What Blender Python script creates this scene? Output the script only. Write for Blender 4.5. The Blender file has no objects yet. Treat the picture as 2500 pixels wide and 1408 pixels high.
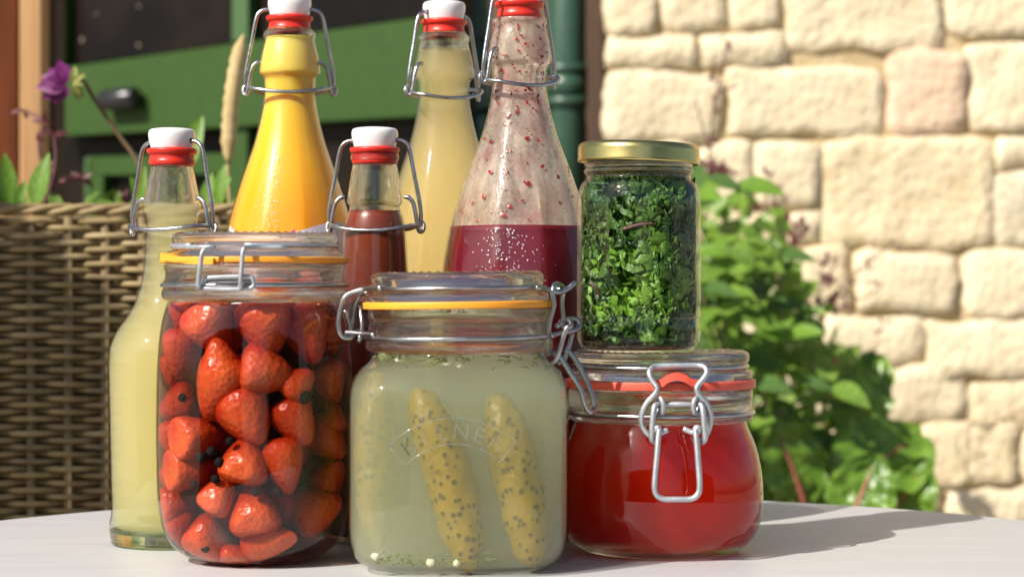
import bpy, bmesh, math, random
from mathutils import Vector, Matrix, noise
rnd = random.Random(7)
PI = math.pi
scene = bpy.context.scene
C = scene.collection

# ------------------------------------------------------------------ camera, sky, sun, exposure
F = 5100.0                     # focal length in photo pixels (2500 wide)
TZ = 0.72                      # table top
CZ = TZ + 0.145                # camera height
cam = bpy.data.cameras.new('camera')
cam.sensor_width = 36.0
cam.lens = F / 2500.0 * 36.0
cam.clip_start = 0.05
cam.clip_end = 200.0
cam.dof.use_dof = True
cam.dof.focus_distance = 1.16
cam.dof.aperture_fstop = 10.5
camo = bpy.data.objects.new('camera', cam)
camo.location = (0, 0, CZ)
camo.rotation_euler = (PI / 2, 0, 0)
C.objects.link(camo)
scene.camera = camo

SUN_AZ, SUN_EL = math.radians(48), math.radians(40)
U = Vector((-math.sin(SUN_AZ) * math.cos(SUN_EL), -math.cos(SUN_AZ) * math.cos(SUN_EL), math.sin(SUN_EL)))
world = bpy.data.worlds.new('World')
scene.world = world
world.use_nodes = True
wn = world.node_tree
sky = wn.nodes.new('ShaderNodeTexSky')
sky.sky_type = 'NISHITA'
sky.sun_disc = False
sky.sun_elevation = SUN_EL
sky.sun_rotation = math.atan2(U.x, U.y)
sky.dust_density = 1.6
bg = wn.nodes['Background']
bg.inputs[1].default_value = 0.08
wn.links.new(sky.outputs[0], bg.inputs[0])
sl = bpy.data.lights.new('sun', 'SUN')
sl.energy = 5.0
sl.angle = math.radians(0.53)
sl.color = (1.0, 0.94, 0.84)
so = bpy.data.objects.new('sun', sl)
so.rotation_euler = U.to_track_quat('Z', 'Y').to_euler()
so.location = (-3, -3, 5)
C.objects.link(so)
scene.view_settings.view_transform = 'Standard'
scene.view_settings.look = 'None'
scene.view_settings.exposure = 0.5
scene.view_settings.gamma = 1.0
cy = scene.cycles
cy.use_denoising = True
cy.max_bounces = 16
cy.transmission_bounces = 14
cy.transparent_max_bounces = 24
cy.glossy_bounces = 5
cy.diffuse_bounces = 4
cy.volume_bounces = 10
cy.sample_clamp_indirect = 6.0
cy.caustics_refractive = True
cy.caustics_reflective = False
cy.blur_glossy = 0.3

# ------------------------------------------------------------------ materials
M = {}
def newmat(name):
    m = bpy.data.materials.new(name)
    m.use_nodes = True
    m.node_tree.nodes.clear()
    out = m.node_tree.nodes.new('ShaderNodeOutputMaterial')
    M[name] = m
    return m, m.node_tree.nodes, m.node_tree.links, out

def principled(name, base, rough=.5, metal=0., c2=None, nscale=10., bump=0., bscale=30., sss=0., sssr=(.01, .004, .002),
               coat=0., spec=.5, detail=4., grad=None, ramp=(.35, .65), stretch=None, trans=0., bdist=.002):
    m, N, L, out = newmat(name)
    p = N.new('ShaderNodeBsdfPrincipled')
    L.new(p.outputs[0], out.inputs[0])
    p.inputs['Base Color'].default_value = (*base, 1)
    p.inputs['Roughness'].default_value = rough
    p.inputs['Metallic'].default_value = metal
    p.inputs['Coat Weight'].default_value = coat
    p.inputs['Specular IOR Level'].default_value = spec
    if sss:
        p.inputs['Subsurface Weight'].default_value = sss
        p.inputs['Subsurface Radius'].default_value = (1, sssr[1] / sssr[0], sssr[2] / sssr[0])
        p.inputs['Subsurface Scale'].default_value = sssr[0]
    tc = N.new('ShaderNodeTexCoord')
    vec = tc.outputs['Object']
    if stretch:
        mp = N.new('ShaderNodeMapping')
        mp.inputs['Scale'].default_value = stretch
        L.new(vec, mp.inputs[0]); vec = mp.outputs[0]
    col = None
    if c2:
        t = N.new('ShaderNodeTexNoise')
        t.inputs['Scale'].default_value = nscale
        t.inputs['Detail'].default_value = detail
        L.new(vec, t.inputs['Vector'])
        r = N.new('ShaderNodeValToRGB')
        r.color_ramp.elements[0].position, r.color_ramp.elements[1].position = ramp
        r.color_ramp.elements[0].color = (*base, 1)
        r.color_ramp.elements[1].color = (*c2, 1)
        L.new(t.outputs['Fac'], r.inputs[0])
        col = r.outputs[0]
    if grad:                                  # (z0, colour0, z1, colour1 ...) colour ramp along height
        sp = N.new('ShaderNodeSeparateXYZ')
        L.new(tc.outputs['Object'], sp.inputs[0])
        mr = N.new('ShaderNodeMapRange')
        z0, z1 = grad[0][0], grad[-1][0]
        mr.inputs['From Min'].default_value = z0
        mr.inputs['From Max'].default_value = z1
        L.new(sp.outputs[2], mr.inputs[0])
        r = N.new('ShaderNodeValToRGB')
        els = r.color_ramp.elements
        while len(els) < len(grad): els.new(.5)
        for e, (z, c) in zip(els, grad):
            e.position = (z - z0) / (z1 - z0); e.color = (*c, 1)
        L.new(mr.outputs[0], r.inputs[0])
        col = r.outputs[0]
    if col is not None: L.new(col, p.inputs['Base Color'])
    if bump:
        t2 = N.new('ShaderNodeTexNoise')
        t2.inputs['Scale'].default_value = bscale
        t2.inputs['Detail'].default_value = 5
        L.new(vec, t2.inputs['Vector'])
        b = N.new('ShaderNodeBump')
        b.inputs['Strength'].default_value = bump
        b.inputs['Distance'].default_value = bdist
        L.new(t2.outputs['Fac'], b.inputs['Height'])
        L.new(b.outputs[0], p.inputs['Normal'])
    if trans:
        tr = N.new('ShaderNodeBsdfTranslucent')
        if col is not None: L.new(col, tr.inputs[0])
        else: tr.inputs[0].default_value = (*base, 1)
        mx = N.new('ShaderNodeMixShader')
        mx.inputs[0].default_value = trans
        L.new(p.outputs[0], mx.inputs[1]); L.new(tr.outputs[0], mx.inputs[2])
        L.new(mx.outputs[0], out.inputs[0])
    return m

def thin_glass(name, tint=(.97, .98, .96), f0=.05):
    m, N, L, out = newmat(name)
    t = N.new('ShaderNodeBsdfTransparent'); t.inputs[0].default_value = (*tint, 1)
    g = N.new('ShaderNodeBsdfGlossy'); g.inputs['Roughness'].default_value = .04
    lw = N.new('ShaderNodeLayerWeight'); lw.inputs[0].default_value = .5
    pw = N.new('ShaderNodeMath'); pw.operation = 'POWER'; pw.inputs[1].default_value = 4.5
    L.new(lw.outputs['Facing'], pw.inputs[0])
    ma = N.new('ShaderNodeMath'); ma.operation = 'MULTIPLY_ADD'
    ma.inputs[1].default_value = 1 - f0; ma.inputs[2].default_value = f0
    L.new(pw.outputs[0], ma.inputs[0])
    tn = N.new('ShaderNodeTexNoise'); tn.inputs['Scale'].default_value = 22; tn.inputs['Detail'].default_value = 1
    tc = N.new('ShaderNodeTexCoord'); L.new(tc.outputs['Object'], tn.inputs['Vector'])
    b = N.new('ShaderNodeBump'); b.inputs['Strength'].default_value = .35; b.inputs['Distance'].default_value = .003
    L.new(tn.outputs['Fac'], b.inputs['Height']); L.new(b.outputs[0], g.inputs['Normal'])
    mx = N.new('ShaderNodeMixShader')
    L.new(ma.outputs[0], mx.inputs[0]); L.new(t.outputs[0], mx.inputs[1]); L.new(g.outputs[0], mx.inputs[2])
    L.new(mx.outputs[0], out.inputs[0])
    return m

def solid_glass(name, tint=(.97, .98, .96), bump=.25, bs=35, ior=1.5, clear=.25):
    m, N, L, out = newmat(name)
    g = N.new('ShaderNodeBsdfGlass'); g.inputs['Color'].default_value = (*tint, 1)
    g.inputs['Roughness'].default_value = 0.0; g.inputs['IOR'].default_value = ior
    tn = N.new('ShaderNodeTexNoise'); tn.inputs['Scale'].default_value = bs; tn.inputs['Detail'].default_value = 2
    tc = N.new('ShaderNodeTexCoord'); L.new(tc.outputs['Object'], tn.inputs['Vector'])
    b = N.new('ShaderNodeBump'); b.inputs['Strength'].default_value = bump; b.inputs['Distance'].default_value = .002
    L.new(tn.outputs['Fac'], b.inputs['Height']); L.new(b.outputs[0], g.inputs['Normal'])
    tp_ = N.new('ShaderNodeBsdfTransparent'); tp_.inputs[0].default_value = (*tint, 1)
    mx = N.new('ShaderNodeMixShader'); mx.inputs[0].default_value = clear
    L.new(g.outputs[0], mx.inputs[1]); L.new(tp_.outputs[0], mx.inputs[2])
    L.new(mx.outputs[0], out.inputs[0])
    return m

def volume(name, color, density, absorb=None, scatter=True, aniso=.3):
    m, N, L, out = newmat(name)
    if scatter:
        p = N.new('ShaderNodeVolumePrincipled')
        p.inputs['Color'].default_value = (*color, 1)
        p.inputs['Density'].default_value = density
        p.inputs['Anisotropy'].default_value = aniso
        if absorb: p.inputs['Absorption Color'].default_value = (*absorb, 1)
    else:
        p = N.new('ShaderNodeVolumeAbsorption')
        p.inputs['Color'].default_value = (*color, 1)
        p.inputs['Density'].default_value = density
    L.new(p.outputs[0], out.inputs['Volume'])
    m.cycles.homogeneous_volume = True
    return m

thin_glass('thin'); thin_glass('emboss', (.93, .94, .91), .20); thin_glass('thin_green', (.93, .96, .90))
solid_glass('glass'); solid_glass('glass_green', (.86, .93, .80))
solid_glass('glass_bottle', (.96, .975, .95), .5, 60)
principled('wire', (.50, .50, .51), .30, 1., bump=.15, bscale=300, c2=(.36, .36, .37), nscale=120)
principled('wire_dull', (.55, .57, .60), .45, .75, c2=(.42, .44, .47), nscale=90, bump=.15, bscale=200)
principled('ceramic', (.80, .79, .80), .22, coat=.4, sss=.15)
principled('seal_red', (.62, .025, .012), .38, sss=.3, sssr=(.004, .001, .0006))
principled('seal_orange', (.90, .36, .03), .45, sss=.2, sssr=(.004, .002, .0006))
principled('seal_coral', (.72, .10, .06), .45, sss=.2, sssr=(.004, .001, .0008))
principled('gold', (.62, .52, .20), .27, 1., bump=.05, bscale=120, c2=(.55, .46, .16), nscale=25)
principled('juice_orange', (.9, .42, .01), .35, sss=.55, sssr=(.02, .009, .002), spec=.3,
           grad=[(0, (.86, .32, .004)), (.19, (.90, .36, .006)), (.25, (.84, .50, .03)), (.31, (.70, .58, .15))])  # yellow top: extra light in the thin neck painted into the colour
principled('juice_pale', (.72, .52, .22), .35, sss=.6, sssr=(.02, .012, .005), spec=.3,
           grad=[(0, (.78, .42, .08)), (.16, (.80, .47, .13)), (.23, (.66, .53, .24)), (.31, (.56, .50, .28))])
principled('juice_lemon', (.60, .50, .20), .35, sss=.6, sssr=(.02, .013, .005), spec=.3,
           grad=[(0, (.50, .36, .10)), (.12, (.52, .38, .105)), (.24, (.42, .36, .16))])
principled('juice_red', (.105, .003, .010), .35, sss=.25, sssr=(.006, .0008, .001), spec=.4,
           c2=(.16, .006, .016), nscale=40)
principled('juice_brown', (.17, .024, .008), .3, sss=.4, sssr=(.01, .002, .001), spec=.4,
           grad=[(0, (.07, .004, .001)), (.14, (.085, .007, .002)), (.19, (.20, .032, .005))])
volume('jam_volume', (.86, .055, .012), 62, None, True, .3)
volume('brine_volume', (.77, .795, .61), 29, None, True, .35)
volume('lemon_volume', (.945, .885, .61), 52, None, True, .3)
volume('pale_volume', (.965, .872, .55), 58, None, True, .3)
volume('syrup_volume', (.42, .06, .022), 55, None, False)
principled('syrup_core', (.035, .004, .004), .5)
principled('table', (.51, .507, .512), .42, c2=(.45, .447, .452), nscale=11, bump=.12, bscale=260, stretch=(1, 4.5, 1), bdist=.0006, detail=8, ramp=(.38, .78))
principled('iron', (.03, .03, .032), .5, .4, bump=.2, bscale=120)
principled('mortar', (.56, .45, .27), .95, c2=(.42, .31, .16), nscale=25, bump=.8, bscale=90, bdist=.006)
for i, (a, b) in enumerate([((.65, .54, .36), (.50, .39, .23)), ((.65, .555, .39), (.53, .43, .28)),
                            ((.60, .52, .38), (.49, .41, .28)), ((.64, .475, .34), (.56, .40, .27)),
                            ((.67, .57, .40), (.56, .45, .29))]):
    a, b = tuple(q * 1.10 for q in a), tuple(q * 1.10 for q in b)
    principled('stone%d' % i, a, .92, c2=b, nscale=19, bump=1., bscale=70, detail=9, bdist=.007, spec=.2, ramp=(.45, .78))
principled('render_wall', (.20, .15, .09), .9, c2=(.14, .10, .06), nscale=20, bump=.5, bscale=60)
principled('green_paint', (.024, .062, .008), .5, spec=.25, c2=(.032, .075, .012), nscale=35, bump=.15, bscale=45, stretch=(6, 6, 1))
principled('green_paint_light', (.04, .10, .022), .5, c2=(.035, .095, .025), nscale=30)
principled('pipe_green', (.026, .068, .044), .35, c2=(.038, .088, .058), nscale=18, bump=.1, bscale=60)
principled('dark_glass', (.006, .005, .005), .3, c2=(.016, .011, .008), nscale=7, spec=.12)
principled('black_metal', (.012, .012, .016), .3, coat=.3)
principled('dust', (.20, .17, .13), .9)
principled('wood_red', (.13, .036, .012), .8, spec=.15, c2=(.09, .024, .008), nscale=6, stretch=(14, 14, 1), bump=.3, bscale=40)
principled('wood_pale', (.46, .26, .11), .6, c2=(.36, .18, .07), nscale=6, stretch=(16, 16, 1), bump=.3, bscale=40)
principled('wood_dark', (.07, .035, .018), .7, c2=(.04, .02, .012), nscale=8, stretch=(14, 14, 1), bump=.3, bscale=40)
principled('wicker', (.31, .225, .10), .6, c2=(.16, .11, .044), nscale=45, bump=.25, bscale=160, ramp=(.3, .7))
principled('wicker_b', (.37, .28, .14), .6, c2=(.22, .16, .075), nscale=38, bump=.25, bscale=160, ramp=(.3, .7))
principled('wicker_c', (.27, .20, .095), .6, c2=(.15, .105, .05), nscale=52, bump=.25, bscale=160, ramp=(.3, .7))
principled('wicker_stake', (.22, .16, .075), .7, c2=(.15, .105, .05), nscale=40)
principled('wicker_dark', (.02, .015, .008), .9)
principled('soil', (.03, .02, .012), .95, c2=(.05, .035, .02), nscale=30, bump=.8, bscale=60)
principled('leaf_mint', (.11, .22, .022), .42, c2=(.22, .36, .04), nscale=7, trans=.3, bump=.5, bscale=180)
principled('leaf_mint_dark', (.045, .115, .016), .45, c2=(.09, .19, .025), nscale=7, trans=.25, bump=.5, bscale=180)
principled('leaf_bright', (.22, .40, .05), .42, c2=(.14, .28, .03), nscale=12, trans=.45)
principled('leaf_chard', (.10, .20, .024), .22, c2=(.17, .30, .035), nscale=30, trans=.25, bump=.7, bscale=50, bdist=.008)
principled('stem_pink', (.50, .13, .11), .4, c2=(.42, .10, .09), nscale=30)
principled('stem_green', (.10, .12, .03), .6, c2=(.12, .07, .03), nscale=20)
principled('stem_brown', (.16, .10, .05), .7)
principled('leaf_purple', (.10, .022, .026), .5, c2=(.16, .05, .045), nscale=25, trans=.2)
principled('petal_purple', (.16, .015, .12), .5, c2=(.22, .03, .18), nscale=40, trans=.25)
principled('bud_yellow', (.24, .27, .05), .6, c2=(.34, .34, .10), nscale=40, trans=.25)
principled('straw', (.55, .42, .20), .8, c2=(.45, .33, .15), nscale=60)
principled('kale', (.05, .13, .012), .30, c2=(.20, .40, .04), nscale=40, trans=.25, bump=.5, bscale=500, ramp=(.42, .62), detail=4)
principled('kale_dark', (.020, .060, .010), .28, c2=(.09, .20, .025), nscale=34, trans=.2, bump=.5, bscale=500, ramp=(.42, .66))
principled('kale_stem', (.20, .06, .10), .4, c2=(.12, .10, .05), nscale=60)
principled('calyx', (.10, .12, .02), .6, c2=(.16, .13, .03), nscale=60)
principled('peppercorn', (.012, .009, .008), .85, spec=.15, bump=.5, bscale=400)
principled('pulp', (.20, .006, .010), .3, c2=(.32, .02, .012), nscale=120, sss=.2, sssr=(.002, .0005, .0004))
principled('foam', (.75, .45, .47), .4, c2=(.6, .25, .28), nscale=90)
principled('dill', (.10, .16, .02), .5, c2=(.18, .22, .04), nscale=80)
principled('garlic', (.75, .70, .52), .5)
principled('label_paper', (.72, .66, .74), .55, c2=(.62, .55, .66), nscale=30)
principled('label_pink', (.50, .03, .36), .5)
principled('paving', (.36, .32, .26), .9, c2=(.28, .25, .20), nscale=3, bump=.4, bscale=30)
principled('hedge', (.03, .07, .014), .6, c2=(.05, .10, .02), nscale=12, bump=1., bscale=25)
principled('bay_leaf', (.04, .09, .02), .45, c2=(.07, .13, .03), nscale=12)
principled('terracotta', (.36, .13, .06), .8, c2=(.28, .10, .05), nscale=12)
principled('bead', (.9, .85, .88), .08, coat=1.)

def film_mat():
    m, N, L, out = newmat('film')  # pulp residue, with beige streaks painted for sunlit wall refracted in the glass
    tc = N.new('ShaderNodeTexCoord')
    mp = N.new('ShaderNodeMapping'); mp.inputs['Scale'].default_value = (150, 150, 10); L.new(tc.outputs['Object'], mp.inputs[0])
    n1 = N.new('ShaderNodeTexNoise'); n1.inputs['Scale'].default_value = 1.; n1.inputs['Detail'].default_value = 5; L.new(mp.outputs[0], n1.inputs['Vector'])
    n2 = N.new('ShaderNodeTexNoise'); n2.inputs['Scale'].default_value = 420; n2.inputs['Detail'].default_value = 2; L.new(tc.outputs['Object'], n2.inputs['Vector'])
    ad = N.new('ShaderNodeMath'); ad.operation = 'MULTIPLY_ADD'; ad.inputs[1].default_value = .35; L.new(n2.outputs['Fac'], ad.inputs[0]); L.new(n1.outputs['Fac'], ad.inputs[2])
    mr = N.new('ShaderNodeMapRange'); mr.inputs['From Min'].default_value = .55; mr.inputs['From Max'].default_value = 1.0
    mr.inputs['To Min'].default_value = .28; mr.inputs['To Max'].default_value = .85; L.new(ad.outputs[0], mr.inputs[0])
    n3 = N.new('ShaderNodeTexNoise'); n3.inputs['Scale'].default_value = 60; L.new(tc.outputs['Object'], n3.inputs['Vector'])
    r = N.new('ShaderNodeValToRGB'); e = r.color_ramp.elements
    e[0].position = .45; e[0].color = (.90, .74, .62, 1); e[1].position = .8; e[1].color = (.66, .28, .28, 1); L.new(n3.outputs['Fac'], r.inputs[0])
    p = N.new('ShaderNodeBsdfPrincipled'); p.inputs['Roughness'].default_value = .25; L.new(r.outputs[0], p.inputs['Base Color'])
    b = N.new('ShaderNodeBump'); b.inputs['Strength'].default_value = .6; b.inputs['Distance'].default_value = .001; L.new(ad.outputs[0], b.inputs['Height']); L.new(b.outputs[0], p.inputs['Normal'])
    tr = N.new('ShaderNodeBsdfTranslucent'); L.new(r.outputs[0], tr.inputs[0])
    m1 = N.new('ShaderNodeMixShader'); m1.inputs[0].default_value = .4; L.new(p.outputs[0], m1.inputs[1]); L.new(tr.outputs[0], m1.inputs[2])
    t = N.new('ShaderNodeBsdfTransparent'); mx = N.new('ShaderNodeMixShader')
    L.new(mr.outputs[0], mx.inputs[0]); L.new(t.outputs[0], mx.inputs[1]); L.new(m1.outputs[0], mx.inputs[2]); L.new(mx.outputs[0], out.inputs[0])
film_mat()

def berry_mat():
    m, N, L, out = newmat('strawberry')
    p = N.new('ShaderNodeBsdfPrincipled'); L.new(p.outputs[0], out.inputs[0])
    p.inputs['Roughness'].default_value = .35
    p.inputs['Subsurface Weight'].default_value = .35
    p.inputs['Subsurface Radius'].default_value = (1, .25, .12); p.inputs['Subsurface Scale'].default_value = .006
    tc = N.new('ShaderNodeTexCoord')
    v = N.new('ShaderNodeTexVoronoi'); v.inputs['Scale'].default_value = 330
    L.new(tc.outputs['Object'], v.inputs['Vector'])
    r = N.new('ShaderNodeValToRGB'); e = r.color_ramp.elements
    e[0].position = .10; e[0].color = (.62, .55, .25, 1); e[1].position = .24; e[1].color = (1, 1, 1, 1)
    n = N.new('ShaderNodeTexNoise'); n.inputs['Scale'].default_value = 45
    L.new(tc.outputs['Object'], n.inputs['Vector'])
    r2 = N.new('ShaderNodeValToRGB'); e2 = r2.color_ramp.elements
    e2[0].position = .35; e2[0].color = (.52, .036, .006, 1); e2[1].position = .7; e2[1].color = (.68, .115, .018, 1)
    L.new(n.outputs['Fac'], r2.inputs[0]); L.new(v.outputs['Distance'], r.inputs[0])
    mx = N.new('ShaderNodeMix'); mx.data_type = 'RGBA'; mx.blend_type = 'MULTIPLY'; mx.inputs[0].default_value = .6
    L.new(r2.outputs[0], mx.inputs[6]); L.new(r.outputs[0], mx.inputs[7])
    L.new(mx.outputs[2], p.inputs['Base Color'])
    b = N.new('ShaderNodeBump'); b.inputs['Strength'].default_value = .55; b.inputs['Distance'].default_value = .0012
    L.new(v.outputs['Distance'], b.inputs['Height']); L.new(b.outputs[0], p.inputs['Normal'])
berry_mat()

def gherkin_mat():
    m, N, L, out = newmat('gherkin')
    p = N.new('ShaderNodeBsdfPrincipled'); L.new(p.outputs[0], out.inputs[0])
    p.inputs['Roughness'].default_value = .4
    tc = N.new('ShaderNodeTexCoord')
    v = N.new('ShaderNodeTexVoronoi'); v.inputs['Scale'].default_value = 230
    L.new(tc.outputs['Object'], v.inputs['Vector'])
    r = N.new('ShaderNodeValToRGB'); e = r.color_ramp.elements
    e[0].position = .0; e[0].color = (.12, .085, .003, 1); e[1].position = .40; e[1].color = (.27, .170, .002, 1)
    x = e.new(.13); x.color = (.11, .075, .003, 1); x = e.new(.17); x.color = (.022, .015, .002, 1); x = e.new(.25); x.color = (.05, .036, .002, 1)
    n9 = N.new('ShaderNodeTexNoise'); n9.inputs['Scale'].default_value = 130; n9.inputs['Detail'].default_value = 3
    L.new(tc.outputs['Object'], n9.inputs['Vector'])
    m9 = N.new('ShaderNodeMath'); m9.operation = 'MULTIPLY_ADD'; m9.inputs[1].default_value = .55; m9.inputs[2].default_value = -.25
    L.new(n9.outputs['Fac'], m9.inputs[0])
    a9 = N.new('ShaderNodeMath'); a9.operation = 'ADD'; L.new(v.outputs['Distance'], a9.inputs[0]); L.new(m9.outputs[0], a9.inputs[1])
    L.new(a9.outputs[0], r.inputs[0]); L.new(r.outputs[0], p.inputs['Base Color'])
    b = N.new('ShaderNodeBump'); b.inputs['Strength'].default_value = .5; b.inputs['Distance'].default_value = .001; b.invert = True
    L.new(v.outputs['Distance'], b.inputs['Height']); L.new(b.outputs[0], p.inputs['Normal'])
gherkin_mat()

# ------------------------------------------------------------------ helpers
def P(px, py, d):              # point seen at photo pixel (px, py) that stands d metres away
    return Vector(((px - 1250.) / F * d, d, CZ - (py - 704.) / F * d))

def S(d): return F / d

def tag(o, label=None, cat=None, group=None, kind=None):
    if label: o['label'] = label
    if cat: o['category'] = cat
    if group: o['group'] = group
    if kind: o['kind'] = kind
    return o

def thing(name, label, cat, loc=(0, 0, 0), group=None, kind=None):
    o = bpy.data.objects.new(name, None)
    o.empty_display_size = .02
    C.objects.link(o)
    o.location = loc
    return tag(o, label, cat, group, kind)

def mesh(name, verts, faces, mats, smooth=True, mi=None):
    me = bpy.data.meshes.new(name)
    me.from_pydata([tuple(v) for v in verts], [], faces)
    for m in (mats if isinstance(mats, (list, tuple)) else [mats]):
        me.materials.append(M[m])
    if mi: me.polygons.foreach_set('material_index', mi)
    if smooth: me.polygons.foreach_set('use_smooth', [True] * len(me.polygons))
    me.update()
    return me

def link(name, me, parent=None, loc=(0, 0, 0)):
    o = bpy.data.objects.new(name, me)
    C.objects.link(o)
    o.parent = parent
    o.location = loc
    return o

def wpart(name, verts, faces, mats, parent=None, smooth=True, mi=None):   # vertices given in world space
    if parent is not None:
        b = parent.matrix_basis.translation.copy() if parent.parent is None else parent.matrix_basis.translation + parent.parent.matrix_basis.translation
        verts = [Vector(v) - b for v in verts]
    return link(name, mesh(name, verts, faces, mats, smooth, mi), parent)

def spline(pts, k=6, closed=False):
    pts = [Vector(p) for p in pts]
    n = len(pts)
    if n < 3: return pts
    out = []
    rng = n if closed else n - 1
    for i in range(rng):
        if closed: a, b, c, d = pts[(i - 1) % n], pts[i], pts[(i + 1) % n], pts[(i + 2) % n]
        else:
            b, c = pts[i], pts[i + 1]
            a = pts[i - 1] if i else b * 2 - c
            d = pts[i + 2] if i + 2 < n else c * 2 - b
        for j in range(k):
            t = j / k
            out.append(.5 * ((2 * b) + (c - a) * t + (2 * a - 5 * b + 4 * c - d) * t * t + (3 * b - a - 3 * c + d) * t ** 3))
    if not closed: out.append(pts[-1])
    return out

def tube(pts, r, sides=8, closed=False, k=5, raw=False):
    p = [Vector(q) for q in pts] if raw else spline(pts, k, closed)
    n = len(p)
    V, Fc = [], []
    t0 = (p[1] - p[0]).normalized()
    nrm = t0.orthogonal().normalized()
    prev = t0
    for i in range(n):
        if closed: t = (p[(i + 1) % n] - p[i - 1]).normalized()
        else: t = (p[min(i + 1, n - 1)] - p[max(i - 1, 0)]).normalized()
        q = prev.rotation_difference(t)
        nrm = (q @ nrm)
        nrm = (nrm - t * nrm.dot(t)).normalized()
        prev = t
        bn = t.cross(nrm)
        rr = r(i / (n - 1)) if callable(r) else r
        for j in range(sides):
            a = 2 * PI * j / sides
            V.append(p[i] + (nrm * math.cos(a) + bn * math.sin(a)) * rr)
    m = n if closed else n - 1
    for i in range(m):
        for j in range(sides):
            a, b = i * sides + j, i * sides + (j + 1) % sides
            c, d = ((i + 1) % n) * sides + (j + 1) % sides, ((i + 1) % n) * sides + j
            Fc.append((a, b, c, d))
    if not closed:
        Fc.append(tuple(range(sides))[::-1])
        Fc.append(tuple(range((n - 1) * sides, n * sides)))
    return V, Fc

def join(*vf):
    V, Fc = [], []
    for v, f in vf:
        o = len(V)
        V += list(v)
        Fc += [tuple(i + o for i in q) for q in f]
    return V, Fc

def box(c, s, rz=0., bev=0.):
    x, y, z = s[0] / 2, s[1] / 2, s[2] / 2
    V = []
    if bev <= 0:
        for k in (-z, z):
            for a, b in ((-x, -y), (x, -y), (x, y), (-x, y)):
                V.append(Vector((a, b, k)))
        Fc = [(3, 2, 1, 0), (4, 5, 6, 7)] + [(i, (i + 1) % 4, 4 + (i + 1) % 4, 4 + i) for i in range(4)]
    else:
        rings = []
        for k, ins in ((-z, bev), (-z + bev, 0), (z - bev, 0), (z, bev)):
            ring = []
            xx, yy = x - ins, y - ins
            for a, b in ((-xx + bev, -yy), (xx - bev, -yy), (xx, -yy + bev), (xx, yy - bev), (xx - bev, yy), (-xx + bev, yy), (-xx, yy - bev), (-xx, -yy + bev)):
                ring.append(len(V)); V.append(Vector((a, b, k)))
            rings.append(ring)
        Fc = [tuple(rings[0][::-1]), tuple(rings[3])]
        for r0, r1 in zip(rings, rings[1:]):
            Fc += [(r0[i], r0[(i + 1) % 8], r1[(i + 1) % 8], r1[i]) for i in range(8)]
    R = Matrix.Rotation(rz, 3, 'Z')
    return [R @ v + Vector(c) for v in V], Fc

def lathe(prof, n=72, shape=None, mats=None, c=(0, 0, 0), closed=False):
    """prof: list of (r, z[, material index]); shape(theta, r, z) -> radius factor"""
    V, Fc, mi, rings = [], [], [], []
    for q in prof:
        r, z = q[0], q[1]
        if r <= 1e-6:
            rings.append([len(V)]); V.append(Vector((c[0], c[1], c[2] + z)))
        else:
            ring = []
            for j in range(n):
                t = 2 * PI * j / n
                f = shape(t, r, z) if shape else 1.
                ring.append(len(V)); V.append(Vector((c[0] + r * f * math.cos(t), c[1] + r * f * math.sin(t), c[2] + z)))
            rings.append(ring)
    m = len(rings)
    for i in range(m if closed else m - 1):
        a, b = rings[i], rings[(i + 1) % m]
        idx = prof[i][2] if len(prof[i]) > 2 else 0
        if len(a) == 1 and len(b) == 1: continue
        for j in range(n):
            k = (j + 1) % n
            if len(a) == 1: Fc.append((a[0], b[k], b[j]))
            elif len(b) == 1: Fc.append((a[j], a[k], b[0]))
            else: Fc.append((a[j], a[k], b[k], b[j]))
            mi.append(idx)
    vol = 0.
    o_ = Vector(c)
    for f in Fc:                # turn the faces outward
        a = V[f[0]] - o_
        for k in range(1, len(f) - 1): vol += a.dot((V[f[k]] - o_).cross(V[f[k + 1]] - o_))
    if vol < 0: Fc = [f[::-1] for f in Fc]
    return V, Fc, mi

def resample(pts, k=5):        # smooth 2-D profile
    return [(max(0., v.x), v.y) for v in spline([Vector((a, b, 0)) for a, b in pts], k)]

def roundtop(r0, r1, z0, z1, b, k=3):
    """closed rounded-rectangle cross-section between radii r0..r1 and heights z0..z1"""
    out = []
    for cx, cz, a0 in ((r1 - b, z0 + b, -PI / 2), (r1 - b, z1 - b, 0), (r0 + b, z1 - b, PI / 2), (r0 + b, z0 + b, PI)):
        for i in range(k + 1):
            a = a0 + (PI / 2) * i / k
            out.append((cx + b * math.cos(a), cz + b * math.sin(a)))
    return out

# ------------------------------------------------------------------ ground and table
gV, gF = box((0, 0, -.03), (60, 60, .06))
tag(link('ground', mesh('ground', gV, gF, 'paving', False)), kind='structure')

table = thing('garden_table', 'round pale grey garden table holding all the jars and bottles', 'table', (0, 1.067, 0))
tp = [(0, TZ - .028), (.395, TZ - .028), (.404, TZ - .024), (.41, TZ - .014), (.409, TZ - .006), (.405, TZ - .0015), (.400, TZ), (0, TZ)]
V, Fc, _ = lathe(tp, 160, c=(0, 1.067, 0)); wpart('table_top', V, Fc, 'table', table)
V, Fc, _ = lathe([(0, .02), (.03, .02), (.03, .66), (.05, .68), (.12, TZ - .029), (0, TZ - .029)], 24, c=(0, 1.067, 0)); wpart('pedestal', V, Fc, 'iron', table)
V, Fc, _ = lathe([(0, .001), (.24, .001), (.24, .012), (.05, .03), (0, .03)], 40, c=(0, 1.067, 0)); wpart('base', V, Fc, 'iron', table)

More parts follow.
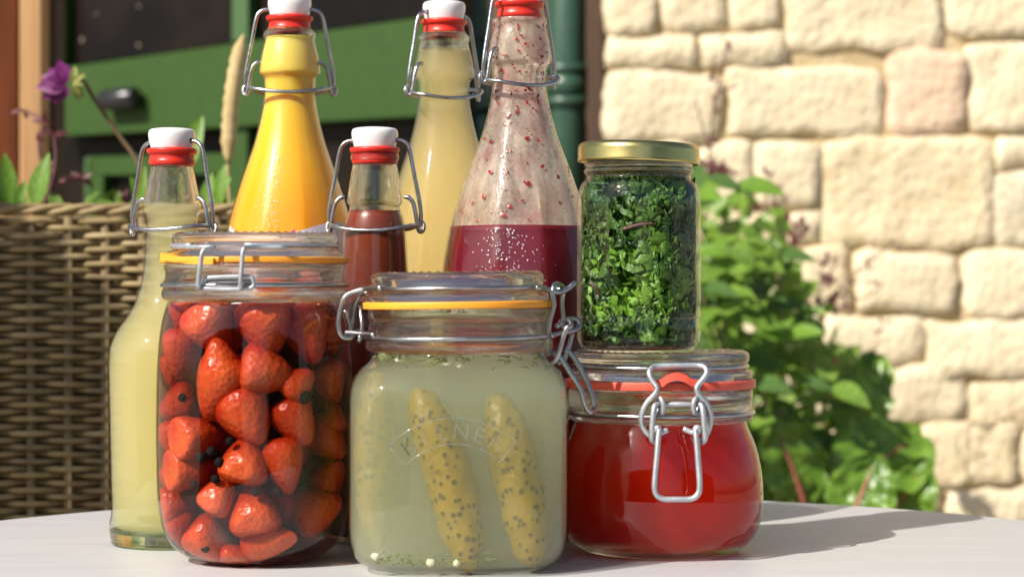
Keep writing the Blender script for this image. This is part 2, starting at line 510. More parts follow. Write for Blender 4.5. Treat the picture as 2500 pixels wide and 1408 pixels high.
# ------------------------------------------------------------------ stone wall
WD = 3.5
wall = thing('stone_wall', 'sunlit wall of rough honey coloured stone blocks on the right', 'wall', (0.158, WD, 0))
WS = S(WD)
wx0, wx1, wtop = .158, 2.6, 2.5
V, Fc = box(((wx0 + wx1) / 2 + .006, WD + .003 + .2, wtop / 2), (wx1 - wx0, .4, wtop))
wpart('mortar', V, Fc, 'mortar', wall, False)

def stone_mesh(w, h, seed, dep=.045):
    """irregular pillowy block: uneven outline, rounded arrises, lumpy face"""
    r_ = random.Random(seed)
    nx, nz = max(5, min(18, int(w / .014))), max(4, min(12, int(h / .014)))
    off = Vector((r_.random() * 50, r_.random() * 50, r_.random() * 50))
    tilt = r_.uniform(-.05, .05), r_.uniform(-.06, .06)
    V, Fc, idx = [], [], {}
    cr = min(w, h) * r_.uniform(.10, .22)
    for i in range(nx + 1):
        for j in range(nz + 1):
            x = (-w / 2, w / 2)[i == nx] if i in (0, nx) else -w / 2 + .005 + (w - .010) * (i - 1) / (nx - 2)
            z = (-h / 2, h / 2)[j == nz] if j in (0, nz) else -h / 2 + .005 + (h - .010) * (j - 1) / (nz - 2)
            u, v = x * 2 / w, z * 2 / h
            # round the corners
            ax, az = abs(x) - (w / 2 - cr), abs(z) - (h / 2 - cr)
            if ax > 0 and az > 0:
                l = math.hypot(ax, az)
                m_ = max(ax, az)
                s_ = m_ / l
                x = math.copysign(w / 2 - cr + ax * s_, x); z = math.copysign(h / 2 - cr + az * s_, z)
            edge = min((w / 2 - abs(x)) if True else 0, h / 2 - abs(z))
            n1 = noise.noise(Vector((x * 9, z * 9, 0)) + off)
            n2 = noise.noise(Vector((x * 26, z * 26, 3)) + off)
            n3 = noise.noise(Vector((x * 60, z * 60, 7)) + off)
            x += noise.noise(Vector((x * 18, z * 18, 11)) + off) * .012 + noise.noise(Vector((x * 70, z * 70, 13)) + off) * .004
            z += noise.noise(Vector((x * 18, z * 18, 19)) + off) * .012 + noise.noise(Vector((x * 70, z * 70, 23)) + off) * .004 + tilt[0] * x * .3
            b = max(0., 1 - max(abs(u) ** 9, abs(v) ** 9))
            y = -.006 - .003 * b ** .4 - n1 * .006 - n2 * .005 - n3 * .0015 + tilt[1] * v * h * .15
            if i in (0, nx) or j in (0, nz): y = .001
            idx[i, j] = len(V); V.append(Vector((x, y, z)))
    for i in range(nx):
        for j in range(nz):
            Fc.append((idx[i, j], idx[i + 1, j], idx[i + 1, j + 1], idx[i, j + 1]))
    # skirt into the mortar
    border = [(i, 0) for i in range(nx)] + [(nx, j) for j in range(nz)] + [(i, nz) for i in range(nx, 0, -1)] + [(0, j) for j in range(nz, 0, -1)]
    sk = []
    for q in border:
        v = V[idx[q]]; sk.append(len(V)); V.append(Vector((v.x, dep, v.z)))
    m_ = len(border)
    for i in range(m_):
        k = (i + 1) % m_
        Fc.append((idx[border[i]], sk[i], sk[k], idx[border[k]]))
    return V, Fc

seen_stones = [
 (1480, -90, 1606, 92), (1613, -90, 1770, 80), (1776, -80, 1905, 76), (1912, -70, 2300, 128), (2306, -70, 2640, 92),
 (1486, 97, 1702, 170), (1708, 84, 1918, 162),
 (1483, 176, 1766, 344), (1774, 168, 2156, 334), (2164, 124, 2356, 326), (2362, 104, 2660, 326),
 (1480, 350, 1706, 472), (1712, 346, 1834, 506), (1841, 342, 2002, 508), (2010, 332, 2426, 608), (2434, 334, 2600, 412),
 (2420, 420, 2640, 606),
 (1480, 480, 1700, 604), (1706, 512, 1912, 604), (1920, 514, 2004, 594),
 (1480, 610, 1720, 762), (1726, 610, 1944, 764), (1952, 600, 2078, 762), (2086, 614, 2338, 766), (2346, 614, 2640, 774),
 (1480, 770, 1752, 896), (1758, 772, 2002, 896), (2010, 772, 2258, 888), (2266, 782, 2640, 920),
 (1480, 904, 1820, 1032), (1826, 904, 2132, 1026), (2140, 896, 2358, 1026), (2366, 928, 2640, 1046),
 (1480, 1040, 1800, 1180), (1806, 1036, 2010, 1184), (2016, 1036, 2244, 1182), (2252, 1034, 2486, 1184), (2494, 1054, 2700, 1180),
 (1480, 1190, 1760, 1320), (1768, 1190, 2040, 1330), (2048, 1190, 2300, 1330), (2308, 1192, 2520, 1330), (2528, 1190, 2760, 1330)]
rs = random.Random(11)
def place_stone(xa, za, xb, zb, seed, mi):
    v, f = stone_mesh(xb - xa, zb - za, seed)
    me = mesh('stone', v, f, 'stone%d' % mi)
    o = link('stone', me, wall, ((xa + xb) / 2 - .158, 0, (za + zb) / 2))
for i, (x0, y0, x1, y1) in enumerate(seen_stones):
    a, b = P(x0 - 2, y1 + 2, WD), P(x1 + 2, y0 - 2, WD)
    mi = 3 if (x0, y0) == (2164, 124) else rs.choice([0, 1, 2, 4, 4, 1])
    place_stone(a.x, a.z, b.x, b.z, 100 + i, mi)
def fill(xa, xb, za, zb, seed):
    z = za
    k = 0
    while z < zb - .03:
        h = min(rs.uniform(.07, .13), zb - z)
        if zb - z - h < .05: h = zb - z
        x = xa
        while x < xb - .03:
            w = rs.uniform(.13, .30)
            if xb - x - w < .1: w = xb - x
            place_stone(x + .003, z + .003, x + w - .003, z + h - .003, seed + k, rs.choice([0, 1, 2, 4, 3, 1]))
            k += 1
            x += w
        z += h
xr = P(2700, 0, WD).x; zt = P(0, -80, WD).z; zb = P(0, 1330, WD).z
fill(wx0, 1.9, zt + .02, zt + .40, 1000)
fill(xr + .04, 1.9, zb, zt + .02, 2000)
fill(wx0, 1.5, .0, zb - .006, 3000)

# house wall behind door and pipes, returning to the corner
hw = thing('house_wall', 'dark rendered house wall behind the green door and drainpipes', 'wall', (-1.2, 4.22, 0))
V, Fc = box((-1.25, 4.27, 1.3), (2.83, .10, 2.6)); wpart('plaster', V, Fc, 'render_wall', hw, False)
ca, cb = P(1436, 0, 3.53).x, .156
V, Fc = box(((ca + cb) / 2, 3.56, 1.25), (cb - ca, .06, 2.5), 0, .003); wpart('corner_shade_strip', V, Fc, 'wood_dark', hw, False)  # dark strip standing in for the shade on the stone wall's end

# ------------------------------------------------------------------ green door
DA, DB = Vector((-.855, 3.93)), Vector((-.1636, 3.55))
dd_ = (DB - DA).normalized(); dn_ = Vector((dd_.y, -dd_.x))            # along the door, towards the viewer
if dn_.y > 0: dn_ = -dn_
def onplane(px, py, off=0.):
    r = Vector(((px - 1250) / F, 1.0)); a = DA + dn_ * off
    t = a.dot(dn_) / r.dot(dn_)
    return Vector((r.x * t, t, CZ - (py - 704) / F * t))
def board(quad, off, th, mat_, parent, name, bev=.004):
    """board whose face corners (photo order tl, tr, br, bl) lie on the door plane"""
    q = [onplane(x, y, off) for x, y in quad]
    n3 = Vector((dn_.x, dn_.y, 0))
    c = sum(q, Vector()) / 4
    qi = [p + (c - p).normalized() * bev * 1.4 for p in q]
    V = [p for p in qi] + [p - n3 * bev for p in q] + [p - n3 * th for p in q]
    Fc = [(3, 2, 1, 0), (8, 9, 10, 11)]
    for a in (0, 4):
        Fc += [(a + i, a + (i + 1) % 4, a + 4 + (i + 1) % 4, a + 4 + i) for i in range(4)]
    return wpart(name, V, Fc, mat_, parent, False)
door = thing('green_door', 'dark green painted door with dark glass panes behind the bottles', 'door', (-.5, 3.55, 0))
board([(-40, -500), (1130, -560), (1130, 2300), (-40, 2300)], -.06, .03, 'dark_glass', door, 'backing')
board([(128, 168), (1075, 36), (1075, 282), (128, 332)], .0, .045, 'green_paint', door, 'rail')
board([(128, 322), (1075, 268), (1075, 280), (128, 333)], .006, .02, 'green_paint', door, 'drip_moulding')
board([(128, -500), (152, -500), (152, 166), (128, 168)], -.002, .045, 'green_paint', door, 'stile')
board([(566, -540), (606, -540), (606, 104), (566, 108)], -.002, .045, 'green_paint_light', door, 'stile')
board([(150, -480), (568, -510), (568, 112), (150, 166)], -.03, .006, 'dark_glass', door, 'pane')
board([(604, -510), (1070, -540), (1070, 40), (604, 106)], -.03, .006, 'dark_glass', door, 'pane')
board([(1040, -540), (1078, -540), (1078, 36), (1040, 40)], -.002, .045, 'green_paint', door, 'stile')
board([(213, 382), (600, 372), (600, 424), (213, 428)], -.01, .04, 'green_paint', door, 'rail')
board([(213, 428), (252, 428), (252, 900), (213, 900)], -.01, .04, 'green_paint', door, 'stile')
board([(207, 384), (217, 384), (217, 900), (207, 900)], -.006, .04, 'green_paint_light', door, 'edge_strip')
board([(556, 298), (604, 296), (604, 900), (556, 900)], -.006, .045, 'green_paint', door, 'stile')
board([(252, 428), (556, 424), (556, 900), (252, 900)], -.035, .006, 'dark_glass', door, 'pane')
board([(604, 296), (1075, 282), (1075, 900), (604, 900)], -.035, .006, 'dark_glass', door, 'pane')
# black handle on the rail
hp = onplane(292, 242, .022)
hax = Vector((dd_.x, dd_.y, .02))
Vh, Fh = tube([hp - hax * .040, hp - hax * .037, hp + hax * .037, hp + hax * .040], lambda t: .020 if .2 < t < .8 else .017, 20, raw=True)
hd = wpart('handle', Vh, Fh, 'black_metal', door)
Vh, Fh = tube([hp + Vector((dn_.x, dn_.y, 0)) * -.022, hp], .012, 12, raw=True)
wpart('handle_mount', Vh, Fh, 'black_metal', door)
# dust specks on the panes
vf = []
for px, py in [(235, 35), (338, 15), (200, 95), (338, 112), (200, 100)]:
    q = onplane(px, py, -.027); s = rnd.uniform(.0022, .0045)
    ring = [q + Vector((dd_.x * math.cos(a), dd_.y * math.cos(a), math.sin(a))) * s * rnd.uniform(.7, 1.2) for a in [k * PI / 4 for k in range(8)]]
    vf.append((ring + [q + Vector((dn_.x, dn_.y, 0)) * .002], [(k, (k + 1) % 8, 8) for k in range(8)]))
V, Fc = join(*vf); o = wpart('dust_specks', V, Fc, 'dust', door); o['kind'] = 'stuff'

# ------------------------------------------------------------------ drainpipes
def pipe(px, d, rpx, label, collars, mat_='pipe_green'):
    b = P(px, 704, d); r = rpx / S(d)
    t = thing('drainpipe', label, 'drainpipe', (b.x, d, 0))
    V, Fc, _ = lathe([(r, 0), (r, 2.5), (r * .88, 2.5), (r * .88, 0)], 32, c=(b.x, d, 0), closed=True); wpart('pipe', V, Fc, mat_, t)
    for y0, y1, f in collars:
        z0, z1 = P(0, y1, d).z, P(0, y0, d).z
        V, Fc, _ = lathe([(r * 1.002, z0), (r * f, z0), (r * f * 1.02, (z0 + z1) / 2), (r * f, z1), (r * 1.002, z1)], 32, c=(b.x, d, 0)); wpart('collar', V, Fc, mat_, t)
    return t, b, r
t1, b1, r1 = pipe(1384, 3.60, 47, 'dark green drainpipe with ringed collars beside the stone corner', [(160, 182, 1.18), (183, 238, 1.10), (239, 262, 1.2)])
t2, b2, r2 = pipe(1160, 3.74, 38, 'narrower green drainpipe with an elbow behind the red bottle', [(90, 108, 1.2), (150, 162, 1.15)])
e0 = P(1165, 330, 3.66)
V, Fc = tube([e0 + Vector((-.012, .07, .09)), e0 + Vector((-.004, .02, .07)), e0 + Vector((.010, -.012, .03)), e0 + Vector((.012, -.015, -.06)), e0 + Vector((.012, -.015, -.9))], .031, 20)
wpart('elbow', V, Fc, 'pipe_green', t2)

# ------------------------------------------------------------------ timber post
post = thing('timber_post', 'reddish timber post with a pale sunlit batten at the far left', 'post', (P(50, 0, 2.7).x, 2.75, 0))
def plank(x0, x1, d, th, mat_, name, h=1.5):
    a, b = P(x0, 0, d).x, P(x1, 0, d).x
    V, Fc = box(((a + b) / 2, d + th / 2, h / 2), (b - a, th, h), 0, .003)
    wpart(name, V, Fc, mat_, post, False)
plank(-190, 46, 2.70, .06, 'wood_red', 'plank')
plank(47, 104, 2.66, .04, 'wood_pale', 'batten')
plank(105, 136, 2.74, .06, 'wood_dark', 'plank')

# ------------------------------------------------------------------ wicker planter
PD = 1.75
pl = thing('wicker_planter', 'tall square woven wicker planter partly shaded behind the table', 'planter', (-.38, PD + .16, 0))
pxr = -.195; pxl = -.62; pz = P(0, 500, PD).z
def loop_pt(s):                # rectangle of the planter walked clockwise from front-left; returns point and outward normal
    w, dpt, c = pxr - pxl, .32, .02
    per = [w, dpt, w, dpt]
    s = s % (2 * (w + dpt))
    if s < w: return Vector((pxl + s, PD, 0)), Vector((0, -1, 0))
    s -= w
    if s < dpt: return Vector((pxr, PD + s, 0)), Vector((1, 0, 0))
    s -= dpt
    if s < w: return Vector((pxr - s, PD + dpt, 0)), Vector((0, 1, 0))
    s -= w
    return Vector((pxl, PD + dpt - s, 0)), Vector((-1, 0, 0))
per = 2 * ((pxr - pxl) + .32)
nst = 2 * round(per / .031 / 2)
gap = per / nst
def strand_mesh(ph, seed):
    pts = []
    n = nst * 7
    for i in range(n):
        s = per * i / n
        p, nr = loop_pt(s)
        a = math.cos(PI * s / gap + ph)
        a = math.copysign(abs(a) ** .7, a)
        pts.append(p + nr * (.0045 * a + .0005 * noise.noise(Vector((s * 30, seed, 0)))) + Vector((0, 0, .0012 * noise.noise(Vector((s * 25, seed, 9))))))
    V, Fc = tube(pts, .0027, 6, True, raw=True)
    b = Vector(pl.location)
    return mesh('strand', [v - Vector((b.x, b.y, 0)) for v in V], Fc, ['wicker', 'wicker', 'wicker', 'wicker_b', 'wicker_c', 'wicker_c', 'wicker_b'][seed])
sm = [strand_mesh(0, 1), strand_mesh(PI, 2), strand_mesh(0, 3), strand_mesh(PI, 4), strand_mesh(0, 5), strand_mesh(PI, 6)]
z = .03; k = 0
while z < pz - .012:
    o = link('strand', sm[k % 2 + 2 * rnd.randrange(3)], pl, (0, 0, z + rnd.uniform(-.0005, .0005)))
    z += .0059; k += 1
for i in range(nst):
    p, nr = loop_pt(gap * i)
    V, Fc = tube([p + Vector((0, 0, .02)), p + Vector((0, 0, pz - .01))], .0042, 6, raw=True)
    wpart('stake', V, Fc, 'wicker_stake', pl)
for q in range(3):             # plaited rim
    pts = []
    n = 240
    for i in range(n):
        p, nr = loop_pt(per * i / n)
        a = 2 * PI * i / 12 + q * 2 * PI / 3
        pts.append(p + nr * .004 * math.cos(a) + Vector((0, 0, pz - .004 + .003 * math.sin(a))))
    V, Fc = tube(pts, .0030, 6, True, raw=True)
    wpart('rim_strand', V, Fc, 'wicker', pl)
V, Fc = box(((pxl + pxr) / 2, PD + .16, (pz - .04) / 2), (pxr - pxl - .02, .30, pz - .04)); wpart('liner', V, Fc, 'wicker_dark', pl, False)
V, Fc = box(((pxl + pxr) / 2, PD + .16, pz - .035), (pxr - pxl - .022, .298, .012)); wpart('soil', V, Fc, 'soil', pl, False)

# ------------------------------------------------------------------ leaves
def leaf_mesh(name, mat_, L_=1., W_=.5, nu=6, fold=.18, curl=.25, wav=.0, nv=2, tip=1.3):
    V, Fc = [], []
    for i in range(nu + 1):
        u = i / nu
        w = W_ / 2 * (math.sin(PI * u ** .8) ** .75) * (1 - .25 * u ** tip) + .008
        for j in range(-nv, nv + 1):
            v = j / nv
            V.append(Vector((v * w, u * L_, fold * abs(v) * w * 1.2 - curl * u * u * L_ + wav * math.sin(u * 17 + v * 5) * abs(v))))
    m_ = 2 * nv + 1
    for i in range(nu):
        for j in range(m_ - 1):
            Fc.append((i * m_ + j, i * m_ + j + 1, (i + 1) * m_ + j + 1, (i + 1) * m_ + j))
    return mesh(name, V, Fc, mat_)

def orient(o, p, direction, up, s):
    y = Vector(direction).normalized()
    zc = Vector(up) - y * Vector(up).dot(y)
    if zc.length < 1e-4: zc = y.orthogonal()
    zc.normalize()
    x = y.cross(zc)
    m_ = Matrix((x, y, zc)).transposed().to_4x4()
    o.matrix_basis = Matrix.Translation(p) @ m_ @ Matrix.Scale(s, 4)

# plants growing in the wicker planter
pp = thing('planter_plant', 'bright green leafy seedlings growing in the wicker planter', 'plant', (-.38, 1.9, pz - .03))
big = leaf_mesh('leaf', 'leaf_bright', 1, .42, 7, .25, .12)
small = leaf_mesh('leaf', 'leaf_mint', 1, .5, 5, .2, .2)
def pleaf(px0, py0, px1, py1, d, me, up=(0, -1, .2), wob=0):
    a, b = P(px0, py0, d), P(px1, py1, d + wob)
    o = link('leaf', me, pp)
    orient(o, a - Vector(pp.location), b - a, up, (b - a).length)
for q in [(20, 500, 14, 372, 1.86, (.5, -1, .1)), (85, 505, 112, 372, 1.83, (-.3, -1, .1)), (-40, 500, -60, 392, 1.9, (.2, -1, 0)),
          (40, 505, 62, 440, 1.8, (.2, -1, .3)), (335, 498, 352, 405, 1.85, (.1, -1, .2)), (345, 495, 320, 430, 1.88, (.5, -1, .2)),
          (440, 420, 492, 282, 1.98, (.1, -1, .3)), (530, 500, 545, 400, 1.9, (-.2, -1, .3)), (515, 500, 560, 430, 1.92, (-.2, -1, .3)), (500, 505, 515, 420, 1.88, (-.2, -1, .3))]:
    pleaf(q[0], q[1], q[2], q[3], q[4], big, q[5])
for i in range(70):
    px = rnd.uniform(-80, 660); d = rnd.uniform(1.8, 2.02)
    a = math.radians(rnd.uniform(20, 160)); l = rnd.uniform(22, 55)
    pleaf(px, 512, px + l * math.cos(a), 512 - l * math.sin(a), d, small, (rnd.uniform(-.5, .5), -1, rnd.uniform(.2, 1)), rnd.uniform(-.02, .02))
# purple pansy-like flower on its long stalk
fl = thing('purple_flower', 'nodding purple flower with yellow green bud against the timber post', 'flower', tuple(P(345, 500, 1.95)))
V, Fc = tube([P(345, 512, 1.95), P(342, 410, 1.95), P(290, 330, 1.95), P(232, 245, 1.94), P(205, 200, 1.93), P(185, 190, 1.93)], .0021, 6); wpart('stalk', V, Fc, 'stem_brown', fl)
pet = leaf_mesh('petal', 'petal_purple', 1, .8, 5, .15, .35)
bud = leaf_mesh('sepal', 'bud_yellow', 1, .5, 4, .3, .3)
fc = P(160, 205, 1.93)
for i in range(6):
    a = PI * .55 + i * PI * .16
    o = link('petal', pet, fl); orient(o, fc - Vector(fl.location), Vector((math.cos(a) * 1.2, rnd.uniform(-.5, .3), math.sin(a) * 1.2)), (.6, -1, .2), rnd.uniform(.019, .026))
for i in range(10):
    a = rnd.uniform(-PI * .5, PI * .6)
    o = link('sepal', bud, fl); orient(o, P(178, 203, 1.925) - Vector(fl.location), Vector((math.cos(a), rnd.uniform(-.6, .4), math.sin(a) * 1.3)), (.2, -1, .3), rnd.uniform(.010, .018))
# dry seed spike
sp = thing('seed_spike', 'straw coloured dry seed spike rising beside the orange bottle', 'plant', tuple(P(560, 500, 1.95)))
V, Fc = tube([P(562, 512, 1.95), P(556, 420, 1.95), P(560, 380, 1.95)], .0016, 6); wpart('stalk', V, Fc, 'straw', sp)
pa, pb = P(558, 400, 1.95), P(594, 84, 1.95)
V, Fc = tube([pa.lerp(pb, t) + Vector((-.004 * math.sin(t * PI), 0, 0)) for t in [i / 24 for i in range(25)]],
             lambda t: .0072 * (min(1, t * 5 + .3) * min(1, (1 - t) * 7 + .1)) * (1 + .12 * math.sin(t * 90)), 10, raw=True)
wpart('seed_head', V, Fc, 'straw', sp)
# reddish twigs at the left
tw = thing('red_twig', 'thin reddish twigs with small dark leaves before the timber post', 'plant', tuple(P(110, 505, 2.0)))
ltw = leaf_mesh('leaf', 'leaf_purple', 1, .45, 4)
for pts in ([(110, 510), (105, 430), (95, 350), (110, 300), (60, 270)], [(112, 500), (140, 440), (200, 436)], [(112, 500), (135, 400), (132, 330)], [(270, 510), (300, 480), (330, 500)]):
    V, Fc = tube([P(x, y, 2.0 + .01 * i) for i, (x, y) in enumerate(pts)], .0014, 5); wpart('twig', V, Fc, 'leaf_purple', tw)
    for (x, y) in pts[1:]:
        for k in range(3):
            o = link('leaf', ltw, tw); a = rnd.uniform(0, 2 * PI)
            orient(o, P(x, y, 2.02) - Vector(tw.location), (math.cos(a), rnd.uniform(-.5, .5), math.sin(a)), (.2, -1, .5), rnd.uniform(.008, .016))

# ------------------------------------------------------------------ shrub by the wall
shrub = thing('mint_shrub', 'bushy green shrub with oval leaves against the stone wall', 'shrub', (P(1830, 704, 2.9).x, 2.9, 0))
mint = [leaf_mesh('leaf', 'leaf_mint', 1, .56, 6, .22, .25), leaf_mesh('leaf', 'leaf_mint', 1, .50, 6, .3, .12),
        leaf_mesh('leaf', 'leaf_mint_dark', 1, .54, 6, .2, .3), leaf_mesh('leaf', 'leaf_bright', 1, .55, 6, .22, .2)]
outline = [(1640, 470), (1720, 470), (1800, 450), (1835, 500), (1900, 540), (1930, 620), (1960, 720), (2010, 790), (2060, 900), (2090, 1000), (2130, 1130), (2150, 1300), (2150, 1500), (1560, 1500), (1600, 700)]
def inside(x, y, poly):
    c = False
    for i in range(len(poly)):
        (x1, y1), (x2, y2) = poly[i], poly[i - 1]
        if (y1 > y) != (y2 > y) and x < (x2 - x1) * (y - y1) / (y2 - y1) + x1: c = not c
    return c
rl = random.Random(5)
def spot(dlo, dhi):
    while True:
        x, y = rl.uniform(1560, 2160), rl.uniform(440, 1400)
        if inside(x, y, outline): return x, y, rl.uniform(dlo, dhi)
tips = []
nleaf = 0
while nleaf < 290:
    x, y, d = spot(2.62, 2.95)
    base_ = P(x, y, d)
    nleaf_here = rl.choice([3, 4, 5])
    tips.append(base_)
    ax = Vector((rl.uniform(-.35, .45), rl.uniform(-.6, -.05), 1)).normalized()
    for k in range(nleaf_here):
        a = 2.4 * k + rl.uniform(-.4, .4)
        e = ax.orthogonal().normalized()
        dr = Matrix.Rotation(a, 3, ax) @ e
        dr = (dr + ax * rl.uniform(.1, .6)).normalized()
        o = link('leaf', rl.choice([mint[0], mint[0], mint[1], mint[2], mint[3]]), shrub)
        orient(o, base_ - Vector(shrub.location) + ax * (.006 * k), dr, ax + Vector((-.35, -.9, .3)), rl.uniform(.042, .064))
        nleaf += 1
# deeper inner foliage as one mass
vf = []
for i in range(1100):
    x, y, d = spot(2.78, 3.15)
    if i % 4 == 0: y = rl.uniform(900, 1700)
    b_ = P(x, y, d)
    a = rl.uniform(0, 2 * PI); dr = Vector((math.cos(a), rl.uniform(-.8, .2), math.sin(a) * .7)).normalized(); l = rl.uniform(.028, .05)
    sd = dr.cross(Vector((rl.uniform(-.4, .4), -1, .6))).normalized() * l * .26
    up_ = sd.cross(dr).normalized() * l * .06
    vf.append(([b_, b_ + dr * l * .3 + sd * .8 + up_, b_ + dr * l * .65 + sd * .8 + up_, b_ + dr * l, b_ + dr * l * .65 - sd * .8 + up_, b_ + dr * l * .3 - sd * .8 + up_, b_ + dr * l * .45],
               [(0, 1, 6), (1, 2, 6), (2, 3, 6), (3, 4, 6), (4, 5, 6), (5, 0, 6)]))
V, Fc = join(*vf); o = wpart('inner_foliage', V, Fc, 'leaf_mint', shrub); o['kind'] = 'stuff'
for q in tips[::3]:
    root = Vector((shrub.location.x + rl.uniform(-.10, .12), 2.92 + rl.uniform(-.05, .1), 0))
    mid = root.lerp(q, .6) + Vector((rl.uniform(-.04, .04), .05, .05))
    V, Fc = tube([root, mid, q], .0028, 5, k=6); wpart('stem', V, Fc, 'stem_green', shrub)

# chard with pink rib
chard = thing('chard_plant', 'glossy chard leaves with a pink rib at the foot of the wall', 'plant', (P(2080, 0, 2.85).x, 2.85, 0))
def chard_leaf(base_px, tip_px, d0, d1, wfac, up, seed):
    a, b = P(*base_px, d0), P(*tip_px, d1)
    ax = (b - a); L_ = ax.length; ax.normalize()
    sd = ax.cross(Vector(up)).normalized(); upv = sd.cross(ax).normalized()
    V, Fc = [], []
    nu, nv = 14, 7
    for i in range(nu + 1):
        u = i / nu
        w = L_ * wfac * (math.sin(PI * min(1, u * .93 + .05)) ** .6) * (1 - .2 * u)
        for j in range(-nv, nv + 1):
            v = j / nv
            rip = .012 * noise.noise(Vector((u * 7 + seed, v * 6, seed))) + .008 * abs(v) * math.sin(u * 20 + seed + v * 2)
            V.append(a + ax * (u * L_) + sd * (v * w * (1 + .10 * noise.noise(Vector((u * 9, v, seed))))) + upv * (rip + .10 * L_ * abs(v) ** 1.5 - .22 * L_ * u * u))
    m_ = 2 * nv + 1
    for i in range(nu):
        for j in range(m_ - 1):
            Fc.append((i * m_ + j, i * m_ + j + 1, (i + 1) * m_ + j + 1, (i + 1) * m_ + j))
    o = wpart('leaf', V, Fc, 'leaf_chard', chard)
    rib = [a + ax * (u * L_) + upv * (-.22 * L_ * u * u + .004) for u in (0, .2, .4, .6, .8)]
    root = Vector((chard.location.x - .03, 2.9, 0))
    V, Fc = tube([root, root.lerp(a, .6) + Vector((-.02, 0, .05)), a], .0035, 7); wpart('stalk', V, Fc, 'stem_green', chard)
    V, Fc = tube(rib, lambda t: .0028 * (1 - t) + .0006, 6); wpart('rib', V, Fc, 'stem_pink', chard)
chard_leaf((2065, 1190), (2262, 1030), 2.70, 2.76, .46, (-.35, -1, .45), 1.3)
chard_leaf((2070, 1290), (2140, 1110), 2.62, 2.62, .48, (-.1, -1, .4), 4.1)
chard_leaf((2050, 1080), (2165, 850), 2.88, 2.93, .30, (.3, -1, .2), 7.7)
chard_leaf((1960, 1230), (1905, 1030), 2.70, 2.66, .42, (.2, -1, .4), 9.2)
chard_leaf((2150, 1290), (2260, 1130), 2.72, 2.68, .46, (-.2, -1, .3), 12.2)
# a second pink stalk reaching into the leaves
V, Fc = tube([P(1960, 1000, 2.8), P(2010, 920, 2.8), P(2060, 850, 2.82)], .004, 6); wpart('stalk', V, Fc, 'stem_pink', chard)

# dark sprigs with small purple leaves
lp = leaf_mesh('leaf', 'leaf_purple', 1, .55, 4, .2, .2)
def sprig(label, paths, clusters, d):
    t = thing('purple_sprig', label, 'plant', tuple(P(*paths[0][0], d)), 'purple sprigs before the stone wall')
    for pts in paths:
        V, Fc = tube([P(x, y, d + .01 * i) for i, (x, y) in enumerate(pts)], .0013, 5); wpart('stem', V, Fc, 'leaf_purple', t)
    for x, y, n, s in clusters:
        for k in range(n):
            a = rl.uniform(0, 2 * PI)
            o = link('leaf', lp, t)
            orient(o, P(x + rl.uniform(-18, 18) * s, y + rl.uniform(-22, 22) * s, d + rl.uniform(-.02, .03)) - Vector(t.location),
                   (math.cos(a), rl.uniform(-.6, .4), math.sin(a)), (.2, -1, .4), rl.uniform(.009, .018) * s)
sprig('tall thin dark purple sprig rising above the gold lidded jar',
      [[(1735, 640), (1728, 480), (1735, 330), (1755, 200), (1775, 105)], [(1733, 360), (1712, 300), (1700, 245)], [(1738, 300), (1752, 230), (1800, 210)]],
      [(1776, 115, 6, .8), (1755, 170, 4, .7), (1738, 195, 4, .7), (1742, 260, 5, .8), (1748, 345, 5, .8), (1745, 425, 16, 1.25), (1770, 440, 12, 1.2), (1720, 400, 7, 1)], 3.05)
sprig('loose purple sprig spreading low across the sunlit stone wall',
      [[(1900, 860), (1960, 780), (2030, 720), (2110, 650), (2185, 590)], [(1990, 750), (2010, 690), (2045, 640)], [(2050, 700), (2100, 730), (2160, 690)]],
      [(2020, 660, 10, 1.1), (2045, 730, 10, 1.1), (2000, 700, 8, 1.1), (2110, 650, 4, .6), (2180, 595, 4, .6), (2075, 690, 4, .7), (2150, 790, 4, .8), (1975, 770, 10, 1.2), (2130, 700, 3, .6)], 3.1)
sprig('short purple sprig peeping from the top of the shrub',
      [[(1850, 700), (1860, 560), (1880, 430)], [(1862, 540), (1900, 470)]], [(1880, 440, 5, .8), (1860, 520, 6, .9), (1895, 480, 5, .8), (1930, 560, 8, 1.1), (1955, 570, 8, 1.1)], 3.05)

# ------------------------------------------------------------------ unseen additions: round tree to shade the planter, hedges to shape the glass reflections
bay = thing('added_shade_tree', 'unseen ball shaped tree added left of the table to shade the planter', 'tree', (-1.012, 1.25, 0))
V, Fc, _ = lathe([(0, 0), (.13, 0), (.17, .30), (.18, .30), (.18, .34), (.16, .34), (.15, .28), (0, .28)], 32, c=(-1.012, 1.25, 0)); wpart('pot', V, Fc, 'terracotta', bay)
V, Fc = tube([(-1.012, 1.25, .25), (-1.007, 1.252, .7), (-1.012, 1.25, 1.38)], .014, 8); wpart('trunk', V, Fc, 'stem_brown', bay)
vf = []
for i in range(1500):
    q = Vector((rl.gauss(0, 1), rl.gauss(0, 1), rl.gauss(0, 1))).normalized()
    b_ = Vector((-1.012, 1.25, 1.402)) + q * .128 * rl.uniform(.4, 1) ** .5
    dr = (q + Vector((rl.uniform(-1, 1), rl.uniform(-1, 1), rl.uniform(-1, 1)))).normalized(); l = .04
    sd = dr.cross(q + Vector((.01, .02, .03))).normalized() * .009
    vf.append(([b_, b_ + dr * l * .5 + sd, b_ + dr * l, b_ + dr * l * .5 - sd], [(0, 1, 2, 3)]))
Vc, Fcc, _ = lathe([(.125 * math.cos(b), 1.402 + .125 * math.sin(b)) for b in [-PI / 2 + PI * k / 14 for k in range(15)]], 24, c=(-1.012, 1.25, 0))
V, Fc = join((Vc, Fcc), *vf); o = wpart('crown', V, Fc, 'bay_leaf', bay)
